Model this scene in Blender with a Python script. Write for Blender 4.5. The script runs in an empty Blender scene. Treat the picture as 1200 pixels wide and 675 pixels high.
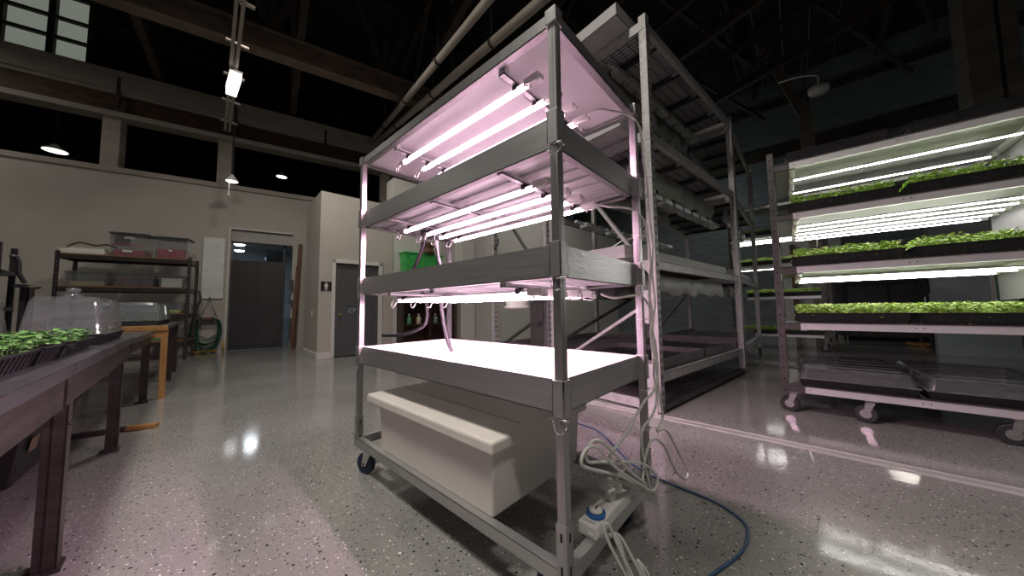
import bpy, bmesh, math, random
from mathutils import Vector, Matrix
R = math.radians
C = bpy.context.scene.collection
sc = bpy.context.scene
random.seed(4)

# ------------------------------------------------------------------ mesh builder
class MB:
    def __init__(s): s.b = bmesh.new(); s.mi = 0
    def _f(s, vs):
        try:
            f = s.b.faces.new(vs); f.material_index = s.mi; return f
        except ValueError: return None
    def m(s, i): s.mi = i; return s
    def hexa(s, p):
        v = [s.b.verts.new(q) for q in p]
        for i in ((3,2,1,0),(4,5,6,7),(0,1,5,4),(1,2,6,5),(2,3,7,6),(3,0,4,7)): s._f([v[k] for k in i])
        return s
    def box(s, x0, x1, y0, y1, z0, z1):
        x0, x1 = min(x0,x1), max(x0,x1); y0, y1 = min(y0,y1), max(y0,y1); z0, z1 = min(z0,z1), max(z0,z1)
        return s.hexa([(x0,y0,z0),(x1,y0,z0),(x1,y1,z0),(x0,y1,z0),(x0,y0,z1),(x1,y0,z1),(x1,y1,z1),(x0,y1,z1)])
    def frustum(s, x0, x1, y0, y1, z0, z1, d):      # lower rectangle inset by d
        return s.hexa([(x0+d,y0+d,z0),(x1-d,y0+d,z0),(x1-d,y1-d,z0),(x0+d,y1-d,z0),(x0,y0,z1),(x1,y0,z1),(x1,y1,z1),(x0,y1,z1)])
    def bar(s, p0, p1, w, h, up=(0,0,1)):
        p0, p1 = Vector(p0), Vector(p1); d = (p1-p0).normalized(); up = Vector(up)
        if abs(d.dot(up)) > .99: up = Vector((0,1,0))
        a = d.cross(up).normalized()*w/2; c = a.cross(d).normalized()*h/2
        return s.hexa([p0-a-c,p0+a-c,p1+a-c,p1-a-c,p0-a+c,p0+a+c,p1+a+c,p1-a+c])
    def ring(s, c, a, b, r, n): return [s.b.verts.new(c+a*(r*math.cos(2*math.pi*k/n))+b*(r*math.sin(2*math.pi*k/n))) for k in range(n)]
    def tube(s, pts, r, n=8, closed=False):
        pts = [Vector(p) for p in pts]; N = len(pts); prev = None; rings = []
        for i, p in enumerate(pts):
            t = (pts[(i+1) % N]-pts[i-1]) if closed else (pts[min(i+1,N-1)]-pts[max(i-1,0)])
            t.normalize()
            if prev is None:
                a = t.cross(Vector((0,0,1)))
                if a.length < .05: a = t.cross(Vector((0,1,0)))
            else: a = prev-t*prev.dot(t)
            a.normalize(); prev = a; rr = r[i] if isinstance(r, (list,tuple)) else r
            rings.append(s.ring(p, a, t.cross(a), rr, n))
        for i in range(N if closed else N-1):
            A, B = rings[i], rings[(i+1) % N]
            for k in range(n): 
                f = s._f([A[k],A[(k+1)%n],B[(k+1)%n],B[k]])
                if f: f.smooth = True
        if not closed: s._f(rings[0][::-1]); s._f(rings[-1])
        return s
    def cyl(s, p0, p1, r0, r1=None, n=16): return s.tube([p0,p1], [r0, r0 if r1 is None else r1], n)
    def lathe(s, prof, c=(0,0,0), n=20, axis='z'):
        c = Vector(c); X = {'z':(Vector((1,0,0)),Vector((0,1,0)),Vector((0,0,1))),'x':(Vector((0,1,0)),Vector((0,0,1)),Vector((1,0,0))),'y':(Vector((0,0,1)),Vector((1,0,0)),Vector((0,1,0)))}[axis]
        rs = [s.ring(c+X[2]*z, X[0], X[1], max(r,1e-4), n) for r, z in prof]
        for A, B in zip(rs, rs[1:]):
            for k in range(n):
                f = s._f([A[k],A[(k+1)%n],B[(k+1)%n],B[k]])
                if f: f.smooth = True
        s._f(rs[0][::-1]); s._f(rs[-1]); return s
    def prism(s, poly, axis, a0, a1):
        def P(u, v, w): return {'x':(w,u,v),'y':(u,w,v),'z':(u,v,w)}[axis]
        A = [s.b.verts.new(P(u,v,a0)) for u, v in poly]; B = [s.b.verts.new(P(u,v,a1)) for u, v in poly]; n = len(poly)
        for k in range(n): s._f([A[k],A[(k+1)%n],B[(k+1)%n],B[k]])
        s._f(A[::-1]); s._f(B); return s
    def rrbox(s, x0, x1, y0, y1, z0, z1, r, top=0.0, n=5, cap0=True, cap1=True):   # rounded-corner box, top inset
        def ringp(d, z):
            out = []
            for cx, cy, a in ((x1-d-r,y1-d-r,0),(x0+d+r,y1-d-r,90),(x0+d+r,y0+d+r,180),(x1-d-r,y0+d+r,270)):
                for k in range(n+1): out.append((cx+r*math.cos(R(a+90*k/n)), cy+r*math.sin(R(a+90*k/n)), z))
            return [s.b.verts.new(p) for p in out]
        A = ringp(0, z0); B = ringp(top, z1); N = len(A)
        for k in range(N):
            f = s._f([A[k],A[(k+1)%N],B[(k+1)%N],B[k]])
        if cap0: s._f(A[::-1])
        if cap1: s._f(B)
        return s
    def quad(s, *p): s._f([s.b.verts.new(q) for q in p]); return s
    def build(s, name, mats, parent=None, bevel=0, solid=0, loc=None, sub=0):
        me = bpy.data.meshes.new(name); bmesh.ops.recalc_face_normals(s.b, faces=s.b.faces[:]); s.b.to_mesh(me); s.b.free()
        for mm in (mats if isinstance(mats, (list,tuple)) else [mats]): me.materials.append(mm)
        o = bpy.data.objects.new(name, me); C.objects.link(o)
        if parent: o.parent = parent
        if loc: o.location = loc
        if solid:
            k = o.modifiers.new('solid','SOLIDIFY'); k.thickness = solid; k.offset = 0
        if bevel:
            k = o.modifiers.new('bevel','BEVEL'); k.width = bevel; k.segments = 2; k.limit_method = 'ANGLE'; k.angle_limit = R(40)
        return o
def tag(o, label, cat, group=None, kind=None):
    o['label'] = label; o['category'] = cat
    if group: o['group'] = group
    if kind: o['kind'] = kind
    return o
def thing(name, label, cat, loc=(0,0,0), rz=0, group=None, parent=None):
    o = bpy.data.objects.new(name, None); C.objects.link(o); o.location = loc; o.rotation_euler = (0,0,rz); o.empty_display_size = .1
    return tag(o, label, cat, group)
def struct(o): o['kind'] = 'structure'; return o
def place(o, loc, rz=0): o.location = loc; o.rotation_euler = (0,0,rz); return o
def kids(o): return [c for c in bpy.data.objects if c.parent == o]
def dup(root, loc, rz, label, group=None):
    r = root.copy(); C.objects.link(r); r.location = loc; r.rotation_euler = (0,0,rz); r['label'] = label
    if group: r['group'] = group
    for ch in kids(root):
        c = ch.copy(); C.objects.link(c); c.parent = r
        for g in kids(ch):
            d = g.copy(); C.objects.link(d); d.parent = c
    return r
def W(origin, rz, x, y, z=0):      # local frame point to world
    c, s = math.cos(rz), math.sin(rz); return Vector((origin[0]+c*x-s*y, origin[1]+s*x+c*y, z))
def spline(pts, k=8):
    P = [Vector(p) for p in pts]; P = [P[0]*2-P[1]]+P+[P[-1]*2-P[-2]]; out = []
    for i in range(1, len(P)-2):
        a, b, c, d = P[i-1:i+3]
        for j in range(k):
            t = j/k; out.append(.5*((2*b)+(c-a)*t+(2*a-5*b+4*c-d)*t*t+(3*b-a-3*c+d)*t**3))
    out.append(P[-2]); return out

# ------------------------------------------------------------------ materials
def new(name):
    m = bpy.data.materials.new(name); m.use_nodes = True; nt = m.node_tree
    return m, nt, nt.nodes['Principled BSDF']
def N(nt, t, **kw):
    n = nt.nodes.new(t)
    for k, v in kw.items():
        if k in n.inputs: n.inputs[k].default_value = v
        else: setattr(n, k, v)
    return n
def mat(name, col, rough=.5, metal=0, var=.12, scale=(8,8,8), bump=0, spec=.5, detail=4, rvar=0, trans=0):
    m, nt, p = new(name); L = nt.links.new
    tc = N(nt,'ShaderNodeTexCoord'); mp = N(nt,'ShaderNodeMapping'); mp.inputs['Scale'].default_value = scale
    nz = N(nt,'ShaderNodeTexNoise'); nz.inputs['Scale'].default_value = 1; nz.inputs['Detail'].default_value = detail
    L(tc.outputs['Object'], mp.inputs[0]); L(mp.outputs[0], nz.inputs['Vector'])
    r = N(nt,'ShaderNodeValToRGB'); r.color_ramp.elements[0].position = .3; r.color_ramp.elements[1].position = .7
    r.color_ramp.elements[0].color = [max(0,c*(1-var)) for c in col]+[1]; r.color_ramp.elements[1].color = [min(1,c*(1+var)) for c in col]+[1]
    L(nz.outputs[0], r.inputs[0]); L(r.outputs[0], p.inputs['Base Color'])
    p.inputs['Roughness'].default_value = rough; p.inputs['Metallic'].default_value = metal; p.inputs['Specular IOR Level'].default_value = spec
    if rvar:
        q = N(nt,'ShaderNodeMapRange'); q.inputs[3].default_value = max(.02,rough-rvar); q.inputs[4].default_value = min(1,rough+rvar); L(nz.outputs[0], q.inputs[0]); L(q.outputs[0], p.inputs['Roughness'])
    if bump:
        b = N(nt,'ShaderNodeBump'); b.inputs['Strength'].default_value = bump; b.inputs['Distance'].default_value = .01; L(nz.outputs[0], b.inputs['Height']); L(b.outputs[0], p.inputs['Normal'])
    if trans: p.inputs['Transmission Weight'].default_value = trans
    return m
def emit(name, col, s):
    m, nt, p = new(name); p.inputs['Base Color'].default_value = (.8,.8,.8,1)
    p.inputs['Emission Color'].default_value = (*col,1); p.inputs['Emission Strength'].default_value = s; return m
def clear(name, tint=(.88,.91,.94), face=.15, haze=.13, rough=.05):
    m, nt, p = new(name); nt.nodes.remove(p); L = nt.links.new; out = nt.nodes['Material Output']
    t = N(nt,'ShaderNodeBsdfTransparent'); t.inputs[0].default_value = (*tint,1)
    g = N(nt,'ShaderNodeBsdfGlossy'); g.inputs['Roughness'].default_value = rough
    d = N(nt,'ShaderNodeBsdfDiffuse'); d.inputs[0].default_value = (.75,.78,.8,1)
    lw = N(nt,'ShaderNodeLayerWeight'); lw.inputs[0].default_value = .25
    nz = N(nt,'ShaderNodeTexNoise'); nz.inputs['Scale'].default_value = 9; nz.inputs['Detail'].default_value = 5
    mr = N(nt,'ShaderNodeMapRange'); mr.inputs[1].default_value = .4; mr.inputs[2].default_value = .75; mr.inputs[3].default_value = haze*.75; mr.inputs[4].default_value = haze*1.35
    L(nz.outputs[0], mr.inputs[0])
    a = N(nt,'ShaderNodeMixShader'); L(mr.outputs[0], a.inputs[0]); L(t.outputs[0], a.inputs[1]); L(d.outputs[0], a.inputs[2])
    ad = N(nt,'ShaderNodeMath', operation='MULTIPLY_ADD'); ad.inputs[1].default_value = .6; ad.inputs[2].default_value = face; L(lw.outputs['Facing'], ad.inputs[0])
    b = N(nt,'ShaderNodeMixShader'); L(ad.outputs[0], b.inputs[0]); L(a.outputs[0], b.inputs[1]); L(g.outputs[0], b.inputs[2])
    L(b.outputs[0], out.inputs[0]); return m

STEEL = mat('brushed stainless', (.50,.50,.50), .40, .8, .10, (3,3,160), .05, rvar=.06)
STEELV = mat('post stainless', (.42,.42,.42), .36, .85, .12, (90,90,2), .04, rvar=.06)
ALU = mat('satin aluminium', (.74,.73,.74), .42, .45, .06, (5,60,5))
WHITEP = mat('white poly panel', (.82,.80,.82), .5, 0, .03, (6,6,6))
REFL = mat('white reflector panel', (.30,.30,.295), .5, 0, .04, (6,6,6))
ABSORB = mat('dark bounce absorber', (.10,.095,.095), .5, 0, .2)
LINER = mat('white tray liner', (.86,.85,.86), .35, 0, .02, (9,9,9))
HDPE = mat('milky polyethylene', (.74,.70,.66), .42, 0, .03, (5,5,5), .03)
HDPE.node_tree.nodes['Principled BSDF'].inputs['Subsurface Weight'].default_value = .25
HDPE.node_tree.nodes['Principled BSDF'].inputs['Subsurface Radius'].default_value = (.03,.03,.03)
PINK = emit('pink grow light', (1,.60,.79), 340)
PINKS = emit('pink tube cover', (1,.68,.83), 5.5)
WLED = emit('cool white led', (1,.97,.95), 25)
PEND = emit('lamp disc', (1,.95,.86), 2.6)
WHITEPL = mat('white plastic', (.78,.77,.74), .35, 0, .05)
CORD = mat('off white cord', (.72,.72,.68), .4, 0, .06, (30,30,30))
BLACKPL = mat('black plastic', (.014,.014,.015), .38, 0, .3, (20,20,20), .05)
RUBBER = mat('black rubber', (.02,.02,.022), .6, 0, .2)
BLUER = mat('blue caster rubber', (.008,.02,.06), .45, 0, .2)
BLUEC = mat('blue cable jacket', (.03,.075,.16), .4, 0, .15)
BLUED = mat('blue dial plastic', (.02,.16,.5), .35, 0, .08)
DARKSTEEL = mat('dark bronze steel', (.055,.045,.041), .42, .5, .35, (6,6,30), .05, rvar=.1)
TOPSTEEL = mat('worn table steel', (.20,.20,.215), .30, .8, .10, (4,14,4), .04, rvar=.12)
GALV = mat('galvanised rack steel', (.44,.435,.43), .5, .25, .16, (14,14,14), .04)
RACKDK = mat('dark grey rack steel', (.085,.08,.078), .45, .45, .2, (10,10,10), .03)
HOLE = mat('hole shadow black', (.006,.006,.006), .9, 0, 0)
BEDG = mat('grey bed plastic', (.42,.41,.42), .5, 0, .06, (4,4,4))
BEDK = mat('dark bed plastic', (.16,.155,.155), .45, 0, .1)
BEDIN = mat('dark wet bed', (.018,.017,.016), .3, 0, .6, (3,9,3), .2)
FILM = mat('grey reflective film', (.42,.42,.41), .5, .15, .12, (6,3,9), .3)
MYLAR = mat('silver film', (.75,.75,.74), .3, .7, .2, (14,14,14), .5)
MESHW = mat('wire deck steel', (.045,.045,.045), .5, .5, .2)
WALLW = mat('warm white paint', (.42,.39,.35), .75, 0, .06, (1.2,1.2,1.2), .05)
WALLB = mat('white block paint', (.56,.54,.51), .75, 0, .05, (1.5,1.5,1.5), .06)
GREYPAINT = mat('grey duct paint', (.38,.36,.34), .7, 0, .08)
BEAMP = mat('beige beam paint', (.33,.29,.25), .65, 0, .12, (2,2,8), .05)
BEAMB = mat('rust brown steel', (.075,.04,.022), .6, .1, .4, (3,3,12), .05)
WOODDK = mat('dark roof timber', (.032,.023,.017), .75, 0, .5, (2,10,2), .15)
ROOF = mat('dark roof boards', (.014,.012,.011), .85, 0, .5, (9,1,9), .1)
TRUSS = mat('brown truss timber', (.045,.033,.025), .7, 0, .35, (4,4,4), .1)
TEAL = mat('teal grey painted brick', (.13,.155,.16), .7, 0, .2, (3,3,10), .15)
DOORG = mat('charcoal door paint', (.07,.071,.076), .5, 0, .08)
DOORDK = mat('black sliding door', (.028,.028,.03), .5, 0, .15, (2,2,2))
FRAMEW = mat('white trim paint', (.56,.54,.51), .6, 0, .04)
OAK = mat('yellow oak', (.34,.185,.055), .45, 0, .25, (20,20,3), .08)
SHELFW = mat('particle board', (.22,.12,.05), .6, 0, .2, (12,12,12))
BROWNW = mat('brown wood', (.10,.045,.022), .6, 0, .35, (14,14,2), .1)
CASEW = mat('dark stained wood', (.035,.018,.011), .5, 0, .3, (14,14,2))
GREENH = mat('green hose rubber', (.012,.085,.05), .45, 0, .2)
GREENB = mat('bright green plastic', (.05,.42,.09), .45, 0, .25, (9,9,9))
YELLOW = mat('yellow plastic', (.5,.33,.03), .5, 0, .15)
BRASS = mat('brass', (.6,.36,.1), .25, 1, .08)
SOIL = mat('dark potting soil', (.022,.016,.012), .9, 0, .4, (60,60,60), .4)
LEAF = mat('bright seedling leaf', (.46,.64,.15), .45, 0, .45, (28,28,28))
LEAFD = mat('dark seedling leaf', (.13,.30,.075), .45, 0, .5, (28,28,28))
for m_ in (LEAF, LEAFD): m_.node_tree.nodes['Principled BSDF'].inputs['Subsurface Weight'].default_value = .0
DOME = clear('clear dome plastic')
DOME2 = clear('clear low dome plastic', (.70,.71,.72), .26, .16, .06)
BINP = clear('clear bin plastic', (.80,.82,.84), .09, .10, .12)
GLASS = clear('bottle glass', (.7,.75,.72), .12, .1, .05)
REDST = mat('red bin contents', (.42,.07,.085), .6, 0, .3, (20,20,20))
DKST = mat('dark bin contents', (.06,.06,.065), .7, 0, .5, (20,20,20))
TAN = mat('tan cardboard', (.45,.34,.20), .7, 0, .15)
PAPER = mat('paper white', (.68,.66,.62), .7, 0, .06)
WBOARD = mat('white wall board', (.66,.68,.66), .5, 0, .08, (3,3,6))
SKYL = emit('grimy lit skylight glass', (.62,.70,.58), .22)
BLUEW = mat('blue grey paint', (.30,.34,.37), .7, 0, .08)
GREENW = mat('sea green paint', (.12,.24,.20), .7, 0, .1)
SIGNB = mat('black sign', (.012,.012,.012), .4, 0, .1)
CHROME = mat('bright zinc', (.62,.62,.62), .25, .9, .1)
REDW = mat('red wire', (.4,.03,.04), .5, 0, .1)

def floor_mat():
    m, nt, p = new('grey flake terrazzo'); L = nt.links.new
    tc = N(nt,'ShaderNodeTexCoord'); n1 = N(nt,'ShaderNodeTexNoise'); n1.inputs['Scale'].default_value = .9; n1.inputs['Detail'].default_value = 6
    L(tc.outputs['Object'], n1.inputs['Vector'])
    r = N(nt,'ShaderNodeValToRGB'); r.color_ramp.elements[0].color = (.205,.202,.192,1); r.color_ramp.elements[1].color = (.265,.262,.25,1)
    r.color_ramp.elements[0].position = .35; r.color_ramp.elements[1].position = .65; L(n1.outputs[0], r.inputs[0])
    n2 = N(nt,'ShaderNodeTexNoise'); n2.inputs['Scale'].default_value = 120; n2.inputs['Detail'].default_value = 3; L(tc.outputs['Object'], n2.inputs['Vector'])
    mx0 = N(nt,'ShaderNodeMix', data_type='RGBA', blend_type='OVERLAY'); mx0.inputs[0].default_value = .35; L(r.outputs[0], mx0.inputs[6]); L(n2.outputs['Color'], mx0.inputs[7])
    bw = N(nt,'ShaderNodeRGBToBW'); L(n2.outputs['Color'], bw.inputs[0]); L(bw.outputs[0], mx0.inputs[7])
    last = mx0.outputs[2]
    dist = N(nt,'ShaderNodeTexNoise'); dist.inputs['Scale'].default_value = 90; L(tc.outputs['Object'], dist.inputs['Vector'])
    va = N(nt,'ShaderNodeVectorMath', operation='MULTIPLY_ADD'); va.inputs[1].default_value = (.012,.012,0); L(dist.outputs['Color'], va.inputs[0]); L(tc.outputs['Object'], va.inputs[2])
    for sc_, rad, frac, col, ch in ((34,.17,.42,(.02,.02,.02,1),0),(44,.14,.42,(.75,.75,.72,1),1),(74,.22,.20,(.04,.04,.04,1),2),(78,.20,.20,(.7,.69,.66,1),0)):
        v = N(nt,'ShaderNodeTexVoronoi'); v.inputs['Scale'].default_value = sc_; L(va.outputs[0], v.inputs['Vector'])
        sp = N(nt,'ShaderNodeSeparateColor'); L(v.outputs['Color'], sp.inputs[0])
        a = N(nt,'ShaderNodeMath', operation='LESS_THAN'); a.inputs[1].default_value = rad; L(v.outputs['Distance'], a.inputs[0])
        b = N(nt,'ShaderNodeMath', operation='LESS_THAN'); b.inputs[1].default_value = frac; L(sp.outputs[ch], b.inputs[0])
        c = N(nt,'ShaderNodeMath', operation='MULTIPLY'); L(a.outputs[0], c.inputs[0]); L(b.outputs[0], c.inputs[1])
        mx = N(nt,'ShaderNodeMix', data_type='RGBA'); L(c.outputs[0], mx.inputs[0]); L(last, mx.inputs[6]); mx.inputs[7].default_value = col; last = mx.outputs[2]
    L(last, p.inputs['Base Color'])
    q = N(nt,'ShaderNodeMapRange'); q.inputs[1].default_value = .3; q.inputs[2].default_value = .7; q.inputs[3].default_value = .055; q.inputs[4].default_value = .13; L(n1.outputs[0], q.inputs[0]); L(q.outputs[0], p.inputs['Roughness'])
    n3 = N(nt,'ShaderNodeTexNoise'); n3.inputs['Scale'].default_value = 14; L(tc.outputs['Object'], n3.inputs['Vector'])
    bp = N(nt,'ShaderNodeBump'); bp.inputs['Strength'].default_value = .05; bp.inputs['Distance'].default_value = .01; L(n3.outputs[0], bp.inputs['Height']); L(bp.outputs[0], p.inputs['Normal'])
    p.inputs['Specular IOR Level'].default_value = .5
    return m
FLOOR = floor_mat()

def block_mat():
    m, nt, p = new('painted concrete block'); L = nt.links.new
    tc = N(nt,'ShaderNodeTexCoord'); mp = N(nt,'ShaderNodeMapping'); mp.inputs['Rotation'].default_value = (R(90),0,R(90)); L(tc.outputs['Object'], mp.inputs[0])
    sx = N(nt,'ShaderNodeSeparateXYZ'); cx = N(nt,'ShaderNodeCombineXYZ'); L(tc.outputs['Object'], sx.inputs[0]); L(sx.outputs[1], cx.inputs[0]); L(sx.outputs[2], cx.inputs[1])
    br = N(nt,'ShaderNodeTexBrick'); br.inputs['Scale'].default_value = 1; br.inputs['Brick Width'].default_value = .8; br.inputs['Row Height'].default_value = .4; br.inputs['Mortar Size'].default_value = .006
    br.inputs['Color1'].default_value = (.56,.55,.52,1); br.inputs['Color2'].default_value = (.53,.52,.49,1); br.inputs['Mortar'].default_value = (.46,.45,.43,1)
    L(cx.outputs[0], br.inputs['Vector']); L(br.outputs['Color'], p.inputs['Base Color']); p.inputs['Roughness'].default_value = .7
    nz = N(nt,'ShaderNodeTexNoise'); nz.inputs['Scale'].default_value = 30; b = N(nt,'ShaderNodeBump'); b.inputs['Strength'].default_value = .2; b.inputs['Distance'].default_value = .01; L(tc.outputs['Object'], nz.inputs['Vector']); L(nz.outputs[0], b.inputs['Height']); L(b.outputs[0], p.inputs['Normal'])
    return m
BLOCK = block_mat()

# ------------------------------------------------------------------ frames of reference
WO, WR = (-10.13,.241), R(-15)        # left wall: x out of the wall, y along it
BO, BR = (-6.786,1.294), R(-5)        # restroom block front face
TO, TR = (-1.546,-1.05), R(-1.9)      # work bench front edge
AO, AR = (-.433,2.267), R(-7.5)       # tall rack near corner: x right, y away
GO, GR = (.547,3.128), R(1)           # germination rack front left

# ------------------------------------------------------------------ setting
MB().box(-24,12,-9,22,-.1,0).build('floor', FLOOR)['kind'] = 'structure'
m = MB()
for k in range(60): m.box(-24+k*.6,-24+k*.6+.585,-9,22,9.0,9.05)
struct(m.build('ceiling', ROOF))
m = MB().box(-9,4.5,2.17,2.185,0,.006).box(-9,4.5,2.255,2.27,0,.006); m.m(1).box(-9,4.5,2.185,2.255,0,.003)
struct(m.build('floor_strip', [mat('polished floor strip',(.46,.45,.44),.35,0,.1), mat('floor joint strip',(.32,.315,.31),.3,0,.1)]))
# left wall with doorway
m = MB(); T = -.35
m.box(T,0,-9,0,0,4.15); m.box(T,0,1.30,9,0,4.15); m.box(T,0,0,1.30,3.12,4.15)
place(struct(m.build('wall_left', WALLW)), (*WO,0), WR)
place(struct(MB().box(T-.03,.05,-9,9,4.15,4.27).build('trim_1', BEAMP, bevel=.01)), (*WO,0), WR)
for i, u in enumerate((-8.2,-6.2,-4.15,-2.12,-.2,3.7,5.6)):
    place(struct(MB().box(-.3,0,u-.14,u+.14,4.27,5.42).build('trim_%d' % (i+2), BEAMP, bevel=.015)), (*WO,0), WR)
m = MB(); m.box(-.25,.12,-9,9,5.40,5.52); m.box(-.25,.16,-9,9,6.0,6.45); m.m(1).box(-.25,.02,-9,9,5.52,6.0); m.m(0).box(.02,.10,-9,9,5.93,6.0)
for k in range(9): m.m(1).box(.1,.17,-8+k*2-.03,-8+k*2+.03,5.6,6.3)
place(struct(m.build('beam_1', [BEAMP,BEAMB], bevel=.012)), (*WO,0), WR)
# skylight in the gable above the girder
m = MB()
m.box(-.2,-.16,-5.2,-1.98,6.6,8.1)
o = MB().box(-.24,-.20,-5.2,-2.55,6.6,8.0).build('window_1', SKYL); place(struct(o), (*WO,0), WR)
m = MB()
for u in (-5.2,-4.4,-3.75,-3.1,-2.55): m.box(-.22,-.10,u-.05,u+.05,6.5,8.1)
for z in (6.55,7.0,7.45,8.0): m.box(-.22,-.12,-5.2,-2.5,z-.03,z+.03)
m.build('window_frame', WOODDK, o)
place(struct(MB().box(-.30,-.24,-9,9,6.45,9).build('wall_gable', ROOF)), (*WO,0), WR) if False else None
# hall beyond the left wall
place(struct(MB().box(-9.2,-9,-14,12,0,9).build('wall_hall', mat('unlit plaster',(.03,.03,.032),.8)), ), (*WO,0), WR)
# room behind the doorway
m = MB(); m.box(-4.6,-4.5,-.9,2.2,0,3.3); m.box(-4.6,-.36,-1.0,-.9,0,3.3); m.box(-4.6,-.36,2.2,2.3,0,3.3); m.box(-4.6,-.36,-1,2.3,3.3,3.35)
place(struct(m.build('wall_backroom', BLUEW)), (*WO,0), WR)
# doorway header, jamb, sliding door
place(struct(MB().box(-.30,-.05,.0,1.30,2.82,3.12).box(-.3,-.26,.0,1.3,2.80,2.84).build('trim_20', GREYPAINT, bevel=.01)), (*WO,0), WR)
place(struct(MB().box(-.02,.03,-.05,0,0,3.17).box(-.02,.03,0,1.30,3.12,3.16).build('trim_21', FRAMEW)), (*WO,0), WR)
d = MB().box(-.30,-.24,-.05,1.10,.02,2.36).build('door_1', DOORDK, bevel=.006); place(struct(d), (*WO,0), WR)
MB().box(-.24,-.225,.0,.52,.12,2.26).box(-.24,-.225,.56,1.05,.12,2.26).build('door_panel', DOORDK, d, bevel=.004)
place(struct(MB().box(-.32,-.22,1.08,1.13,0,2.82).build('trim_22', DOORDK)), (*WO,0), WR)
# restroom block and the wall that runs on from it
m = MB(); H = 3.53
m.box(-1.4,0,0,.30,0,H); m.box(-.2,0,1.22,1.54,0,H); m.box(-.2,0,.30,1.22,2.03,H); m.box(-1.4,-.2,.3,1.54,H-.1,H); m.box(-1.4,-.9,.3,1.54,0,H-.1)
place(struct(m.build('wall_restroom', WALLW)), (*BO,0), BR)
place(struct(MB().box(-.45,-.02,1.54,22,0,4.25).build('wall_back', BLOCK)), (*BO,0), BR)
place(struct(MB().box(-.02,.30,3.30,3.75,0,4.25).box(-.02,.12,3.75,4.55,0,4.25).build('pillar', WALLB, bevel=.01)), (*BO,0), BR)
place(struct(MB().box(0,.018,0,.28,0,.13).box(-1.4,0,-.018,0,0,.13).build('baseboard_restroom', FRAMEW, bevel=.005)), (*BO,0), BR)
d = MB().box(-.08,-.03,.32,1.20,.02,2.01).build('door_2', DOORG, bevel=.004); place(struct(d), (*BO,0), BR)
m = MB()
for y0, y1, z0, z1 in ((.42,.72,1.1,1.85),(.80,1.10,1.1,1.85),(.42,.72,.25,.95),(.80,1.10,.25,.95)): m.box(-.03,-.024,y0,y1,z0,z1)
m.build('door_panel', DOORG, d, bevel=.006)
MB().lathe([(.012,0),(.012,.03),(.028,.04),(.03,.055),(.02,.068),(0,.07)], (-.03,.40,.90), 14, 'x').build('door_knob', BRASS, d)
def text(*a, **k):
    o = text_(*a, **k); bpy.context.view_layer.update()
    me = bpy.data.meshes.new_from_object(o); n = bpy.data.objects.new('text_mesh', me); C.objects.link(n)
    n.parent = o.parent; n.location = o.location; n.rotation_euler = o.rotation_euler; nm = o.name; bpy.data.objects.remove(o); n.name = nm; return n
def text_(name, s, size, m_, parent, loc, rot, ext=.001):
    cu = bpy.data.curves.new(name,'FONT'); cu.body = s; cu.size = size; cu.align_x = 'CENTER'; cu.align_y = 'CENTER'; cu.extrude = ext; cu.materials.append(m_)
    o = bpy.data.objects.new(name, cu); C.objects.link(o); o.parent = parent; o.location = loc; o.rotation_euler = rot; return o
text('door_lettering', 'CP', .13, mat('pale blue vinyl',(.35,.42,.45),.5), d, (-.023,.66,.99), (R(90),0,R(90)))
place(struct(MB().box(-.03,.025,.24,.31,0,2.10).box(-.03,.025,1.21,1.30,0,2.10).box(-.03,.025,.24,1.30,2.02,2.10).build('trim_23', FRAMEW, bevel=.006)), (*BO,0), BR)
# restroom sign
s = place(thing('restroom_sign','small black restroom sign with white standing figure beside grey door','sign'), W(BO,BR,.002,.135,1.41), BR)
MB().box(0,.008,-.10,.10,0,.20).build('sign_plate', SIGNB, s, bevel=.003)
m = MB(); m.lathe([(0,-.016),(.012,-.012),(.016,0),(.012,.012),(0,.016)], (.010,.0,.165), 12, 'z'); m.box(.008,.011,-.02,.02,.085,.145); m.box(.008,.011,-.017,-.003,.03,.085); m.box(.008,.011,.003,.017,.03,.085); m.box(.008,.011,-.032,-.023,.08,.143); m.box(.008,.011,.023,.032,.08,.143); m.box(.008,.011,-.04,.04,.012,.018)
m.build('pictogram', PAPER, s)
s = tag(MB().box(0,.006,-.035,.035,-.057,.057).box(.006,.009,-.012,.012,.01,.035).box(.006,.009,-.012,.012,-.035,-.01).build('wall_outlet', WHITEPL, bevel=.002), 'white wall outlet low on the restroom block side face', 'outlet')
s.location = W(BO,BR,-.55,-.004,.95); s.rotation_euler = (0,0,BR-R(90))
# far wall with bands
struct(MB().box(-8,12,13.5,13.8,0,9).build('wall_far', TEAL))
struct(MB().box(-8,12,13.35,13.5,6.2,6.55).box(-8,12,13.4,13.5,8.0,8.2).build('beam_2', WOODDK))
struct(MB().box(.2,1.62,13.3,13.5,0,3.2).build('wall_white', mat('cool white wall', (.52,.53,.52),.7)))
w_ = struct(MB().box(.98,1.28,13.26,13.3,.95,1.95).build('window_2', mat('dark pane',(.03,.035,.04),.15)))
MB().box(.93,.98,13.24,13.3,.9,2.0).box(1.28,1.33,13.24,13.3,.9,2.0).box(.93,1.33,13.24,13.3,1.95,2.02).box(.93,1.33,13.24,13.3,.88,.95).build('window_frame', FRAMEW, w_)
struct(MB().box(.42,.55,13.1,13.3,0,3.0).build('pillar', BROWNW))
# pale partition on the right
o = struct(MB().box(0,1.5,0,.1,0,2.7).build('partition', BLUEW)); place(o, (2.50,9.27,0), R(8))
MB().box(.72,1.25,-.02,0,.9,2.2).build('window_pane', GREENW, o); MB().box(.68,.72,-.03,0,.85,2.25).box(1.25,1.29,-.03,0,.85,2.25).box(.68,1.29,-.03,0,2.2,2.25).box(.68,1.29,-.03,0,.85,.9).build('window_frame', FRAMEW, o)
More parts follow.
